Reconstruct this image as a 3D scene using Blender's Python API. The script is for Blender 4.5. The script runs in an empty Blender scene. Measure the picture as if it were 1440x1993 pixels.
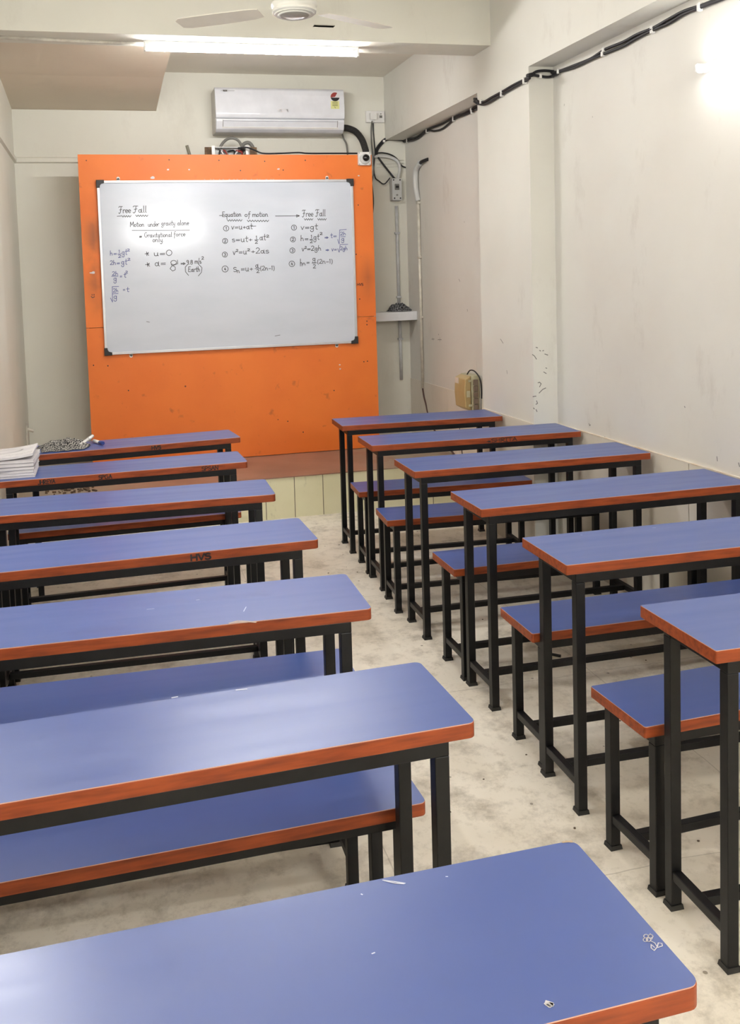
import bpy, bmesh, math, random
from mathutils import Vector, Matrix, noise

# ---------------------------------------------------------------- camera, world, lights, exposure
S = bpy.context.scene
COL = S.collection
rad = math.radians

FOC, PX, PY = 1798.82, 636.254, 672.401            # focal length and principal point, in pixels of 1440x1993
CH = 1.6057
yaw, pit, rol = rad(13.7305), rad(4.0132), rad(-1.8149)
_d = Vector((math.sin(yaw)*math.cos(pit), math.cos(yaw)*math.cos(pit), -math.sin(pit)))
_r = Vector((math.cos(yaw), -math.sin(yaw), 0))
_u = _r.cross(_d)
CR = math.cos(rol)*_r + math.sin(rol)*_u
CU = -math.sin(rol)*_r + math.cos(rol)*_u
CD = _d
cam_data = bpy.data.cameras.new('camera')
cam = bpy.data.objects.new('camera', cam_data)
COL.objects.link(cam)
M = Matrix((CR, CU, -CD)).transposed().to_4x4()
M.translation = Vector((0, 0, CH))
cam.matrix_world = M
cam_data.sensor_fit = 'VERTICAL'
cam_data.sensor_height = 24
cam_data.sensor_width = 24*1440/1993
cam_data.lens = FOC*24/1993
cam_data.shift_x = (720-PX)/1993
cam_data.shift_y = -(996.5-PY)/1993
cam_data.clip_start = 0.02
S.camera = cam

S.view_settings.view_transform = 'Standard'
S.view_settings.look = 'None'
S.view_settings.gamma = 1
S.view_settings.use_curve_mapping = False
S.view_settings.exposure = 1.0

w = bpy.data.worlds.new('world'); S.world = w; w.use_nodes = True
w.node_tree.nodes['Background'].inputs[0].default_value = (1, .97, .92, 1)
w.node_tree.nodes['Background'].inputs[1].default_value = 0.3

TUBE_W = 30.0          # watts of each tube lamp
TUBE_COL = (1.0, 1.0, 1.0)

# room planes (metres)
YB = 7.36              # front wall (board side)
YR = -3.2              # rear wall, behind the camera
XP = 2.345             # right wall: beam and pillar face
XN = 2.492             # right wall: near niche
XF = 2.517             # right wall: far niche
YP0, YP1 = 4.74, 5.45  # pillar
XL = -.567; XL2 = -.53
ZC = 3.254             # ceiling
ZB = 2.742             # underside of right hand beam
YO = 6.90              # face of the orange board

def at(x, y, **k):     # meeting point of a line of sight with a plane X=, Y= or Z=
    ray = CR*((x-PX)/FOC) - CU*((y-PY)/FOC) + CD
    (a, v), = k.items()
    i = 'XYZ'.index(a); o = Vector((0, 0, CH))
    return o + ray*((v-o[i])/ray[i])

# ---------------------------------------------------------------- materials
MATS = {}
def lin(c):
    return tuple((v/12.92 if v <= .04045 else ((v+.055)/1.055)**2.4) for v in [q/255 for q in c])
def mat(name, rgb, rough=.6, metal=0., spec=.5, rgb2=None, scale=8., detail=4., bump=0., stretch=(1,1,1), fac=(.35,.65), emit=0., coat=0., bscale=None):
    if name in MATS: return MATS[name]
    m = bpy.data.materials.new(name); m.use_nodes = True; MATS[name] = m
    nt = m.node_tree; b = nt.nodes['Principled BSDF']
    c = lin(rgb)+(1,)
    b.inputs['Base Color'].default_value = c
    b.inputs['Roughness'].default_value = rough
    b.inputs['Metallic'].default_value = metal
    b.inputs['Specular IOR Level'].default_value = spec
    b.inputs['Coat Weight'].default_value = coat
    if emit:
        b.inputs['Emission Color'].default_value = c; b.inputs['Emission Strength'].default_value = emit
    tc = nt.nodes.new('ShaderNodeTexCoord'); mp = nt.nodes.new('ShaderNodeMapping')
    mp.inputs['Scale'].default_value = stretch
    nt.links.new(tc.outputs['Object'], mp.inputs[0])
    n = nt.nodes.new('ShaderNodeTexNoise'); n.inputs['Scale'].default_value = scale; n.inputs['Detail'].default_value = detail
    nt.links.new(mp.outputs[0], n.inputs['Vector'])
    if rgb2 is None: rgb2 = tuple(v*.96 for v in rgb)
    r = nt.nodes.new('ShaderNodeValToRGB')
    r.color_ramp.elements[0].position = fac[0]; r.color_ramp.elements[1].position = fac[1]
    r.color_ramp.elements[0].color = lin(rgb2)+(1,); r.color_ramp.elements[1].color = c
    nt.links.new(n.outputs['Fac'], r.inputs[0]); nt.links.new(r.outputs[0], b.inputs['Base Color'])
    if bump:
        bn = nt.nodes.new('ShaderNodeBump'); bn.inputs['Strength'].default_value = bump; bn.inputs['Distance'].default_value = .004
        src = n
        if bscale:
            src = nt.nodes.new('ShaderNodeTexNoise'); src.inputs['Scale'].default_value = bscale; src.inputs['Detail'].default_value = 6
            nt.links.new(mp.outputs[0], src.inputs['Vector'])
        nt.links.new(src.outputs['Fac'], bn.inputs['Height']); nt.links.new(bn.outputs[0], b.inputs['Normal'])
    return m

def N(nt, t, **k):
    n = nt.nodes.new(t)
    for a, v in k.items():
        if a.startswith('i_'):
            key = a[2:]
            key = int(key) if key.isdigit() else key.replace('_', ' ')
            n.inputs[key].default_value = v
        else: setattr(n, a, v)
    return n
def mixin(nt, col_socket, rgb, fac_socket):      # lays a colour over what feeds Base Color
    mx = N(nt, 'ShaderNodeMix', data_type='RGBA')
    nt.links.new(fac_socket, mx.inputs[0]); nt.links.new(col_socket, mx.inputs[6])
    mx.inputs[7].default_value = lin(rgb)+(1,)
    return mx.outputs[2]
def ramp(nt, sock, a, b):
    r = N(nt, 'ShaderNodeMapRange'); r.inputs[1].default_value = a; r.inputs[2].default_value = b
    nt.links.new(sock, r.inputs[0]); return r.outputs[0]
def math_(nt, op, a, b=None):
    m = N(nt, 'ShaderNodeMath', operation=op)
    for i, v in enumerate((a, b)):
        if v is None: continue
        if isinstance(v, (int, float)): m.inputs[i].default_value = v
        else: nt.links.new(v, m.inputs[i])
    return m.outputs[0]
def base_of(m):
    b = m.node_tree.nodes['Principled BSDF']
    return b, b.inputs['Base Color'].links[0].from_socket

def wall_mat(name, rgb, rgb2, grime=.5, cladding=False):
    m = mat(name, rgb, .55, rgb2=rgb2, scale=1.3, detail=6, bump=.06, bscale=60)
    nt = m.node_tree; b, c = base_of(m)
    tc = N(nt, 'ShaderNodeTexCoord')
    n = N(nt, 'ShaderNodeTexNoise', i_Scale=3.2, i_Detail=8., i_Roughness=.7)
    mp = N(nt, 'ShaderNodeMapping'); mp.inputs['Scale'].default_value = (1, 1, .45)
    nt.links.new(tc.outputs['Object'], mp.inputs[0]); nt.links.new(mp.outputs[0], n.inputs['Vector'])
    f = ramp(nt, n.outputs['Fac'], .58, .8)
    f = math_(nt, 'MULTIPLY', f, grime)
    c = mixin(nt, c, (140, 122, 104), f)
    # small specks and scratches
    v = N(nt, 'ShaderNodeTexVoronoi', i_Scale=3.4)
    nt.links.new(tc.outputs['Object'], v.inputs['Vector'])
    sp = math_(nt, 'LESS_THAN', v.outputs['Distance'], .022)
    c = mixin(nt, c, (105, 95, 85), math_(nt, 'MULTIPLY', sp, .5*min(1, grime*2)))
    nt.links.new(c, b.inputs['Base Color'])
    return m

M_WALL = wall_mat('cream_wall_paint', (226, 224, 212), (220, 217, 204), .18)
M_WALLR = wall_mat('stained_cream_wall', (222, 219, 211), (215, 210, 201), .35)
M_CLAD = wall_mat('pale_wall_cladding', (226, 219, 205), (212, 203, 188), .35)
M_CEIL = wall_mat('ceiling_paint', (236, 230, 218), (230, 223, 210), .1)
M_PIL = wall_mat('pale_pillar_paint', (224, 222, 213), (217, 214, 204), .3)
M_SLOPE = wall_mat('slope_paint', (226, 213, 193), (219, 205, 184), .12)
M_WHITEP = mat('white_plastic', (232, 230, 226), .35)
M_ACW = mat('white_air_conditioner_plastic', (226, 227, 232), .22, coat=.2)
M_ACG = mat('grey_louver_plastic', (158, 160, 168), .4)
M_ACS = mat('grey_side_plastic', (206, 204, 200), .45)
M_GREY = mat('grey_conduit_plastic', (120, 118, 112), .6)
M_LGREY = mat('pale_grey_plastic', (206, 206, 203), .5)
M_BLACK = mat('black_cable_rubber', (26, 24, 28), .5)
M_FOAM = mat('black_foam_insulation', (28, 27, 28), .8, rgb2=(50, 48, 46), scale=60, fac=(.3, .7), bump=.5)
M_INK = mat('black_marker_ink', (52, 50, 56), .5)
M_INKH = mat('dark_marker_ink', (24, 20, 22), .5)
M_BLUE = mat('blue_marker_ink', (78, 84, 150), .5)
M_FRAME = mat('black_painted_steel', (5, 6, 9), .42, spec=.3, rgb2=(15, 15, 17), scale=30, detail=6, fac=(.4, .75))
M_FOOT = mat('worn_black_steel', (18, 18, 18), .6, rgb2=(40, 38, 36), scale=50)
M_ALU = mat('aluminium', (205, 206, 210), .3, metal=.6)
M_BCAP = mat('black_corner_plastic', (28, 28, 30), .45)
M_FANW = mat('white_fan_enamel', (228, 226, 216), .3)
M_FANG = mat('grey_fan_disc', (150, 146, 138), .4)
M_BLADE = mat('beige_fan_blade', (226, 220, 206), .7)
M_PAPER = mat('white_paper', (226, 222, 222), .7, rgb2=(210, 206, 208), scale=9)
M_COVER = mat('grey_paper_cover', (150, 147, 152), .6, rgb2=(128, 125, 132), scale=14)
M_TAN = mat('tan_box_plastic', (188, 166, 120), .4, rgb2=(180, 156, 108), scale=9)
M_TAN2 = mat('cream_box_plastic', (196, 190, 158), .45)
M_BROWNB = mat('brown_terminal', (130, 112, 98), .6)
M_PIPE = mat('cream_pipe', (218, 212, 198), .45, rgb2=(195, 188, 176), scale=20)
M_RUST = mat('rusty_wood', (140, 112, 82), .8, rgb2=(96, 74, 58), scale=30)
M_CONC = mat('shelf_white', (230, 230, 232), .5)
M_SCRATCH = mat('pale_scratch', (205, 210, 225), .6)
M_PATCH = mat('exposed_board', (190, 165, 135), .7)
M_LIP = mat('laminate_edge', (206, 160, 140), .6)
M_YEL = mat('label_yellow', (222, 220, 150), .5)
M_RED = mat('label_red', (150, 50, 45), .5)

# laminate desktops
def laminate():
    m = bpy.data.materials.new('blue_laminate'); m.use_nodes = True
    nt = m.node_tree; b = nt.nodes['Principled BSDF']
    b.inputs['Base Color'].default_value = lin((63, 84, 148))+(1,)
    b.inputs['Specular IOR Level'].default_value = 1.0
    tc = N(nt, 'ShaderNodeTexCoord'); n = N(nt, 'ShaderNodeTexNoise', i_Scale=3., i_Detail=2.)
    mp = N(nt, 'ShaderNodeMapping'); mp.inputs['Scale'].default_value = (.7, 7, 1); n.inputs['Detail'].default_value = 5
    nt.links.new(tc.outputs['Object'], mp.inputs[0]); nt.links.new(mp.outputs[0], n.inputs['Vector'])
    r = N(nt, 'ShaderNodeMapRange'); r.inputs[1].default_value = .3; r.inputs[2].default_value = .7; r.inputs[3].default_value = .29; r.inputs[4].default_value = .38
    nt.links.new(n.outputs['Fac'], r.inputs[0]); nt.links.new(r.outputs[0], b.inputs['Roughness'])
    return m
M_LAM = laminate()
M_WOOD = mat('red_brown_wood_lipping', (150, 70, 33), .45, spec=.3, rgb2=(112, 48, 24), scale=6, detail=6, stretch=(1.5, 12, 12), fac=(.3, .62))

# orange painted board
def orange():
    m = mat('orange_board_paint', (232, 122, 44), .5, rgb2=(224, 113, 39), scale=2.5, detail=5)
    nt = m.node_tree; b, c = base_of(m)
    tc = N(nt, 'ShaderNodeTexCoord'); sep = N(nt, 'ShaderNodeSeparateXYZ'); nt.links.new(tc.outputs['Object'], sep.inputs[0])
    # hand-worn brown stain down the left edge beside the whiteboard
    n = N(nt, 'ShaderNodeTexNoise', i_Scale=5., i_Detail=7.); nt.links.new(tc.outputs['Object'], n.inputs['Vector'])
    dx = math_(nt, 'ABSOLUTE', math_(nt, 'SUBTRACT', sep.outputs['X'], -.02))
    fx = ramp(nt, dx, .09, .0)
    fz = math_(nt, 'MULTIPLY', ramp(nt, sep.outputs['Z'], 1.35, 1.65), ramp(nt, sep.outputs['Z'], 2.3, 2.0))
    f = math_(nt, 'MULTIPLY', math_(nt, 'MULTIPLY', fx, fz), ramp(nt, n.outputs['Fac'], .3, .6))
    c = mixin(nt, c, (120, 68, 38), math_(nt, 'MULTIPLY', f, .75))
    dx2 = ramp(nt, math_(nt, 'ABSOLUTE', math_(nt, 'SUBTRACT', sep.outputs['X'], 2.03)), .09, .0)
    fz2 = ramp(nt, math_(nt, 'ABSOLUTE', math_(nt, 'SUBTRACT', sep.outputs['Z'], 1.62)), .22, .0)
    c = mixin(nt, c, (168, 88, 38), math_(nt, 'MULTIPLY', math_(nt, 'MULTIPLY', dx2, fz2), .8))
    v = N(nt, 'ShaderNodeTexVoronoi', i_Scale=4.2); nt.links.new(tc.outputs['Object'], v.inputs['Vector'])
    c = mixin(nt, c, (110, 50, 25), math_(nt, 'LESS_THAN', v.outputs['Distance'], .028))
    v2 = N(nt, 'ShaderNodeTexNoise', i_Scale=14., i_Detail=6.); nt.links.new(tc.outputs['Object'], v2.inputs['Vector'])
    c = mixin(nt, c, (165, 82, 38), math_(nt, 'MULTIPLY', ramp(nt, v2.outputs['Fac'], .66, .78), .6))
    nt.links.new(c, b.inputs['Base Color'])
    return m
M_ORANGE = orange()
M_WB = mat('whiteboard_enamel', (206, 211, 222), .13, spec=.5, rgb2=(201, 207, 218), scale=3, stretch=(1, 1, 3))

def floor_mat():
    m = mat('worn_cement_floor', (244, 237, 224), .5, rgb2=(220, 210, 193), scale=1.5, detail=10, bump=.1, bscale=40, fac=(.32, .66))
    nt = m.node_tree; b, c = base_of(m)
    tc = N(nt, 'ShaderNodeTexCoord')
    n = N(nt, 'ShaderNodeTexNoise', i_Scale=5.5, i_Detail=10., i_Roughness=.72); nt.links.new(tc.outputs['Object'], n.inputs['Vector'])
    c = mixin(nt, c, (118, 104, 82), math_(nt, 'MULTIPLY', ramp(nt, n.outputs['Fac'], .50, .70), .62))
    n3 = N(nt, 'ShaderNodeTexNoise', i_Scale=2.3, i_Detail=6.); nt.links.new(tc.outputs['Object'], n3.inputs['Vector'])
    c = mixin(nt, c, (226, 216, 196), math_(nt, 'MULTIPLY', ramp(nt, n3.outputs['Fac'], .55, .72), .5))
    v = N(nt, 'ShaderNodeTexVoronoi', i_Scale=9.); nt.links.new(tc.outputs['Object'], v.inputs['Vector'])
    c = mixin(nt, c, (92, 78, 60), math_(nt, 'MULTIPLY', math_(nt, 'LESS_THAN', v.outputs['Distance'], .05), .7))
    # slab joints
    sep = N(nt, 'ShaderNodeSeparateXYZ'); nt.links.new(tc.outputs['Object'], sep.inputs[0])
    n4 = N(nt, 'ShaderNodeTexNoise', i_Scale=3., i_Detail=5.); nt.links.new(tc.outputs['Object'], n4.inputs['Vector'])
    wob = math_(nt, 'MULTIPLY', math_(nt, 'SUBTRACT', n4.outputs['Fac'], .5), .05)
    n5 = N(nt, 'ShaderNodeTexNoise', i_Scale=16., i_Detail=8., i_Roughness=.75); nt.links.new(tc.outputs['Object'], n5.inputs['Vector'])
    c = mixin(nt, c, (150, 134, 108), math_(nt, 'MULTIPLY', ramp(nt, n5.outputs['Fac'], .52, .72), .5))
    for ax, off in (('Y', .35), ('X', .62)):
        p = math_(nt, 'ADD', math_(nt, 'ADD', sep.outputs[ax], wob), off+5)
        fr = math_(nt, 'ABSOLUTE', math_(nt, 'SUBTRACT', math_(nt, 'FRACT', math_(nt, 'DIVIDE', p, 1.15)), .5))
        c = mixin(nt, c, (120, 104, 82), math_(nt, 'MULTIPLY', math_(nt, 'LESS_THAN', fr, .0016), .35))
    nt.links.new(c, b.inputs['Base Color'])
    return m
M_FLOOR = floor_mat()

def platform_top():
    m = mat('red_brown_platform_floor', (166, 126, 106), .5, rgb2=(140, 102, 84), scale=1.8, detail=8, fac=(.3, .7))
    nt = m.node_tree; b, c = base_of(m)
    tc = N(nt, 'ShaderNodeTexCoord'); sep = N(nt, 'ShaderNodeSeparateXYZ'); nt.links.new(tc.outputs['Object'], sep.inputs[0])
    n = N(nt, 'ShaderNodeTexNoise', i_Scale=4., i_Detail=10., i_Roughness=.7); nt.links.new(tc.outputs['Object'], n.inputs['Vector'])
    f = math_(nt, 'ADD', ramp(nt, sep.outputs['X'], .45, -.2), ramp(nt, sep.outputs['X'], 1.6, 2.1))
    f = math_(nt, 'MULTIPLY', f, ramp(nt, n.outputs['Fac'], .3, .5))
    c = mixin(nt, c, (158, 146, 126), math_(nt, 'MINIMUM', f, .85))
    c = mixin(nt, c, (205, 185, 165), math_(nt, 'MULTIPLY', ramp(nt, n.outputs['Fac'], .66, .72), .7))
    nt.links.new(c, b.inputs['Base Color'])
    return m
M_PTOP = platform_top()

def platform_tile():
    m = mat('cream_riser_tiles', (236, 232, 200), .4, rgb2=(228, 223, 188), scale=3, detail=5)
    nt = m.node_tree; b, c = base_of(m)
    tc = N(nt, 'ShaderNodeTexCoord'); sep = N(nt, 'ShaderNodeSeparateXYZ'); nt.links.new(tc.outputs['Object'], sep.inputs[0])
    n = N(nt, 'ShaderNodeTexNoise', i_Scale=14., i_Detail=8., i_Roughness=.7); mp = N(nt, 'ShaderNodeMapping'); mp.inputs['Scale'].default_value = (1, 1, .35)
    nt.links.new(tc.outputs['Object'], mp.inputs[0]); nt.links.new(mp.outputs[0], n.inputs['Vector'])
    c = mixin(nt, c, (150, 142, 116), math_(nt, 'MULTIPLY', ramp(nt, n.outputs['Fac'], .6, .76), .7))
    fr = math_(nt, 'FRACT', math_(nt, 'DIVIDE', math_(nt, 'ADD', sep.outputs['X'], 5-.032), .2))
    j = math_(nt, 'ADD', math_(nt, 'LESS_THAN', fr, .012), math_(nt, 'GREATER_THAN', fr, .988))
    c = mixin(nt, c, (92, 84, 62), j)
    nt.links.new(c, b.inputs['Base Color'])
    return m
M_TILE = platform_tile()

def plaid(name, dark, light, sc):
    m = mat(name, dark, .9)
    nt = m.node_tree; b = nt.nodes['Principled BSDF']
    uv = N(nt, 'ShaderNodeTexCoord'); sep = N(nt, 'ShaderNodeSeparateXYZ'); nt.links.new(uv.outputs['UV'], sep.inputs[0])
    out = None
    for ax in 'XY':
        fr = math_(nt, 'FRACT', math_(nt, 'MULTIPLY', sep.outputs[ax], sc))
        s = math_(nt, 'LESS_THAN', fr, .36)
        out = s if out is None else math_(nt, 'ADD', out, s)
    out = math_(nt, 'MULTIPLY', out, .5)
    mx = N(nt, 'ShaderNodeMix', data_type='RGBA'); nt.links.new(out, mx.inputs[0])
    mx.inputs[6].default_value = lin(dark)+(1,); mx.inputs[7].default_value = lin(light)+(1,)
    nt.links.new(mx.outputs[2], b.inputs['Base Color'])
    return m
M_PLAID = plaid('black_white_plaid', (34, 33, 36), (188, 184, 176), 15)
M_PLAID2 = plaid('dark_plaid', (24, 24, 28), (150, 150, 150), 14)

# ---------------------------------------------------------------- mesh helpers
class MB:
    def __init__(s): s.bm = bmesh.new(); s.mi = 0
    def face(s, vs):
        try:
            f = s.bm.faces.new(vs); f.material_index = s.mi; return f
        except ValueError: return None
    def prism(s, pts, h, axis='Z', base=0., bev=0.):
        # polygon pts (2D) swept along axis from base to base+h
        def V(a, b, c):
            return {'Z': (a, b, c), 'Y': (a, c, b), 'X': (c, a, b)}[axis]
        lo = [s.bm.verts.new(V(p[0], p[1], base)) for p in pts]
        hi = [s.bm.verts.new(V(p[0], p[1], base+h)) for p in pts]
        n = len(pts); fs = [s.face(lo[::-1]), s.face(hi)]
        for i in range(n): fs.append(s.face([lo[i], lo[(i+1) % n], hi[(i+1) % n], hi[i]]))
        bmesh.ops.recalc_face_normals(s.bm, faces=[f for f in fs if f])
        if bev:
            es = {e for f in fs if f for e in f.edges}
            bmesh.ops.bevel(s.bm, geom=list(es), offset=bev, segments=2, affect='EDGES', profile=.5, clamp_overlap=True)
        return s
    def box(s, a, b, bev=0.):
        x0, x1 = sorted((a[0], b[0])); y0, y1 = sorted((a[1], b[1])); z0, z1 = sorted((a[2], b[2]))
        return s.prism([(x0, y0), (x1, y0), (x1, y1), (x0, y1)], z1-z0, 'Z', z0, bev)
    def tube(s, pts, r, seg=10, smooth=True, n=8, closed=False):
        P = [Vector(p) for p in pts]
        if smooth and len(P) > 2:
            Q = []
            for i in range(len(P)-1):
                p0 = P[max(i-1, 0)]; p1 = P[i]; p2 = P[i+1]; p3 = P[min(i+2, len(P)-1)]
                for k in range(n):
                    t = k/n
                    Q.append(.5*((2*p1)+(p2-p0)*t+(2*p0-5*p1+4*p2-p3)*t*t+(3*p1-p0-3*p2+p3)*t**3))
            Q.append(P[-1]); P = Q
        rr = r if callable(r) else (lambda t: r)
        T = (P[1]-P[0]).normalized(); nrm = T.orthogonal().normalized()
        rings = []
        for i, p in enumerate(P):
            t = (P[min(i+1, len(P)-1)]-P[max(i-1, 0)])
            if t.length < 1e-9: t = T
            t.normalize()
            nrm = (nrm-t*nrm.dot(t)); nrm = nrm.normalized() if nrm.length > 1e-6 else t.orthogonal().normalized()
            b = t.cross(nrm); ra = rr(i/(len(P)-1))
            rings.append([s.bm.verts.new(p+ra*(math.cos(a)*nrm+math.sin(a)*b)) for a in [2*math.pi*k/seg for k in range(seg)]])
        for A, B in zip(rings, rings[1:]):
            for k in range(seg):
                f = s.face([A[k], A[(k+1) % seg], B[(k+1) % seg], B[k]])
                if f: f.smooth = True
        s.face(rings[0][::-1]); s.face(rings[-1])
        return s
    def lathe(s, prof, c=(0, 0, 0), seg=40, axis='Z'):
        rings = []
        for r, z in prof:
            ring = []
            for k in range(seg):
                a = 2*math.pi*k/seg; u, v = r*math.cos(a), r*math.sin(a)
                p = {'Z': (u, v, z), 'Y': (u, z, v), 'X': (z, u, v)}[axis]
                ring.append(s.bm.verts.new(Vector(c)+Vector(p)))
            rings.append(ring)
        fs = []
        for A, B in zip(rings, rings[1:]):
            for k in range(seg):
                f = s.face([A[k], A[(k+1) % seg], B[(k+1) % seg], B[k]])
                if f: f.smooth = True; fs.append(f)
        fs += [s.face(rings[0][::-1]), s.face(rings[-1])]
        bmesh.ops.recalc_face_normals(s.bm, faces=[f for f in fs if f])
        return s
    def build(s, name, mats, parent=None):
        me = bpy.data.meshes.new(name); s.bm.to_mesh(me); s.bm.free()
        for m in (mats if isinstance(mats, (list, tuple)) else [mats]): me.materials.append(m)
        o = bpy.data.objects.new(name, me); COL.objects.link(o)
        if parent is not None: o.parent = parent
        return o

def tag(o, label=None, cat=None, group=None, kind=None):
    if label: o['label'] = label
    if cat: o['category'] = cat
    if group: o['group'] = group
    if kind: o['kind'] = kind
    return o
def empty(name, loc, rz=0., label=None, cat=None, group=None):
    o = bpy.data.objects.new(name, None); COL.objects.link(o); o.location = loc; o.rotation_euler = (0, 0, rz)
    o.empty_display_size = .05
    return tag(o, label, cat, group)
def struct(name, mb, m, parent=None):
    o = mb.build(name, m, parent)
    if parent is None: o['kind'] = 'structure'
    return o
def rrect(x0, x1, y0, y1, rs, n=5):      # rounded rectangle, radii at (x0y0, x1y0, x1y1, x0y1)
    out = []
    for (cx, cy, sx, sy, a0), r in zip(((x0, y0, 1, 1, 180), (x1, y0, -1, 1, 270), (x1, y1, -1, -1, 0), (x0, y1, 1, -1, 90)), rs):
        for k in range(n+1):
            a = rad(a0+90*k/n); out.append((cx+sx*r+r*math.cos(a), cy+sy*r+r*math.sin(a)))
    return out

# ---------------------------------------------------------------- the room
b = MB(); b.box((-.75, YR-.1, -.12), (2.75, YB+.2, 0)); struct('floor', b, M_FLOOR)
b = MB(); b.box((-.75, YR-.1, ZC), (2.75, YB+.2, ZC+.12)); struct('ceiling', b, M_CEIL)
b = MB(); b.box((-.75, YB, 0), (2.75, YB+.15, ZC))
struct('wall_front', b, M_WALL)
# the left half of the front wall stands a little proud, with a picture ledge
b = MB(); b.box((XL, YB-.012, .285), (.497, YB, 2.955)); struct('trim_1', b, M_WALL)
b = MB(); b.prism([(YB-.012, 2.555), (YB-.030, 2.562), (YB-.030, 2.592), (YB-.012, 2.602)], .497-XL, 'X', XL); struct('trim_2', b, M_WALL)
b = MB(); b.prism([(XL, 2.555), (XL+.018, 2.562), (XL+.018, 2.592), (XL, 2.602)], YB-.03-5.7, 'Y', 5.7); struct('trim_3', b, M_WALL)
b = MB(); b.box((-.75, YR-.1, 0), (2.75, YR, ZC)); struct('wall_rear', b, M_WALL)
b = MB()
b.box((-.75, 5.66, 0), (XL, YB, ZC)); b.box((-.75, YR, 0), (XL2, 5.66, ZC)); struct('wall_left', b, M_WALL)
b = MB()
b.box((XN, YR, 0), (2.75, YP0, ZC)); b.box((XF, YP1, 0), (2.75, YB, ZC))
struct('wall_right', b, M_WALLR)
b = MB(); b.box((XP, YP0, 0), (2.75, YP1, ZB)); struct('wall_right_pillar', b, M_PIL)
b = MB(); b.box((XP, YR, ZB), (2.75, YB, ZC)); struct('wall_right_beam', b, M_PIL)
b = MB(); b.box((XL2-.1, 5.233, 2.977), (XP, 5.49, ZC)); struct('ceiling_crossbeam', b, M_WALL)
b = MB(); b.box((XL2-.1, .3, 2.977), (XP, .56, ZC)); struct('ceiling_crossbeam_rear', b, M_WALL)
b = MB(); b.prism([(YB, 2.957), (7.1, 2.975), (6.75, 3.0), (6.48, 3.02), (6.0, 3.028), (5.49, 3.03), (5.49, ZC), (YB, ZC)], .497-XL, 'X', XL)
struct('ceiling_stair_soffit', b, M_SLOPE)
# cladding below the dado on the near niche wall and the pillar
b = MB()
for i in range(12):
    y1 = YP0-.012-i*.6; y0 = y1-.594
    b.box((XN-.008, y0, 0), (XN, y1, .752))
struct('baseboard_right', b, M_CLAD)
b = MB(); b.box((XP-.006, YP0, 0), (XP, YP1, .765)); struct('baseboard_pillar', b, M_CLAD)
b = MB()
for y0, y1 in ((5.46, 5.9), (5.903, 6.5), (6.503, 7.1), (7.103, 7.35)): b.box((XF-.007, y0, 0), (XF, y1, .765))
struct('baseboard_niche', b, M_CLAD)
# dado grout line, chipped
b = MB(); b.box((XN-.010, 1., .752), (XN, YP0, .757)); struct('trim_4', b, mat('dado_chip', (206, 188, 166), .8, rgb2=(218, 210, 198), scale=14))
# small pen marks and knocks on the walls
M_MARK = mat('old_pencil_marks', (120, 118, 112), .7)
wp = bpy.data.objects['wall_right_pillar']; wr = bpy.data.objects['wall_right']
WALL_MARKS = [(wp, dict(Y=YP0-.0008), (0, -1, 0), [[(1050, 682), (1052, 683)], [(1056, 683), (1058, 682)], [(1060, 689), (1066, 691)], [(1043, 676), (1046, 677)], [(1062, 716), (1064, 717)], [(1047, 745), (1050, 744), (1053, 747), (1050, 753)],
    [(1037, 772), (1043, 771)], [(1044, 780), (1046, 785), (1043, 787)], [(1038, 794), (1040, 796)], [(1043, 797), (1045, 801)], [(1049, 765), (1056, 758), (1062, 755)], [(1036, 690), (1040, 693), (1044, 699)], [(1058, 724), (1063, 727)]]),
    (wr, dict(X=XN-.0008), (-1, 0, 0), [[(1146, 824), (1147, 828), (1149, 827)], [(1395, 889), (1396, 897)], [(1437, 901), (1439, 908)], [(1332, 791), (1333, 793)]]),
    (wr, dict(X=XF-.0008), (-1, 0, 0), [[(840, 660), (845, 660)], [(842, 657), (843, 663)], [(852, 661), (859, 661)], [(856, 657), (856, 665)], [(853, 650), (854, 652)], [(909, 602), (910, 606)], [(893, 543), (895, 548)], [(857, 826), (861, 827)]]),
    (wp, dict(X=XP-.0008), (-1, 0, 0), [[(974, 660), (979, 668)], [(986, 721), (987, 727)]])]
# platform
b = MB(); b.box((-.6, 6.105, 0), (2.6, 6.112, .279)); struct('platform_riser', b, M_TILE)
b = MB(); b.box((-.6, 6.112, 0), (2.6, YB, .279)); b.box((-.6, 6.097, .279), (2.6, YB, .286)); struct('floor_platform', b, M_PTOP)
b = MB(); b.tube([at(-20, 71.5, Z=2.970), at(279, 86, Z=2.970)], .010, 8, False); struct('trim_5', b, M_PIPE)

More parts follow.
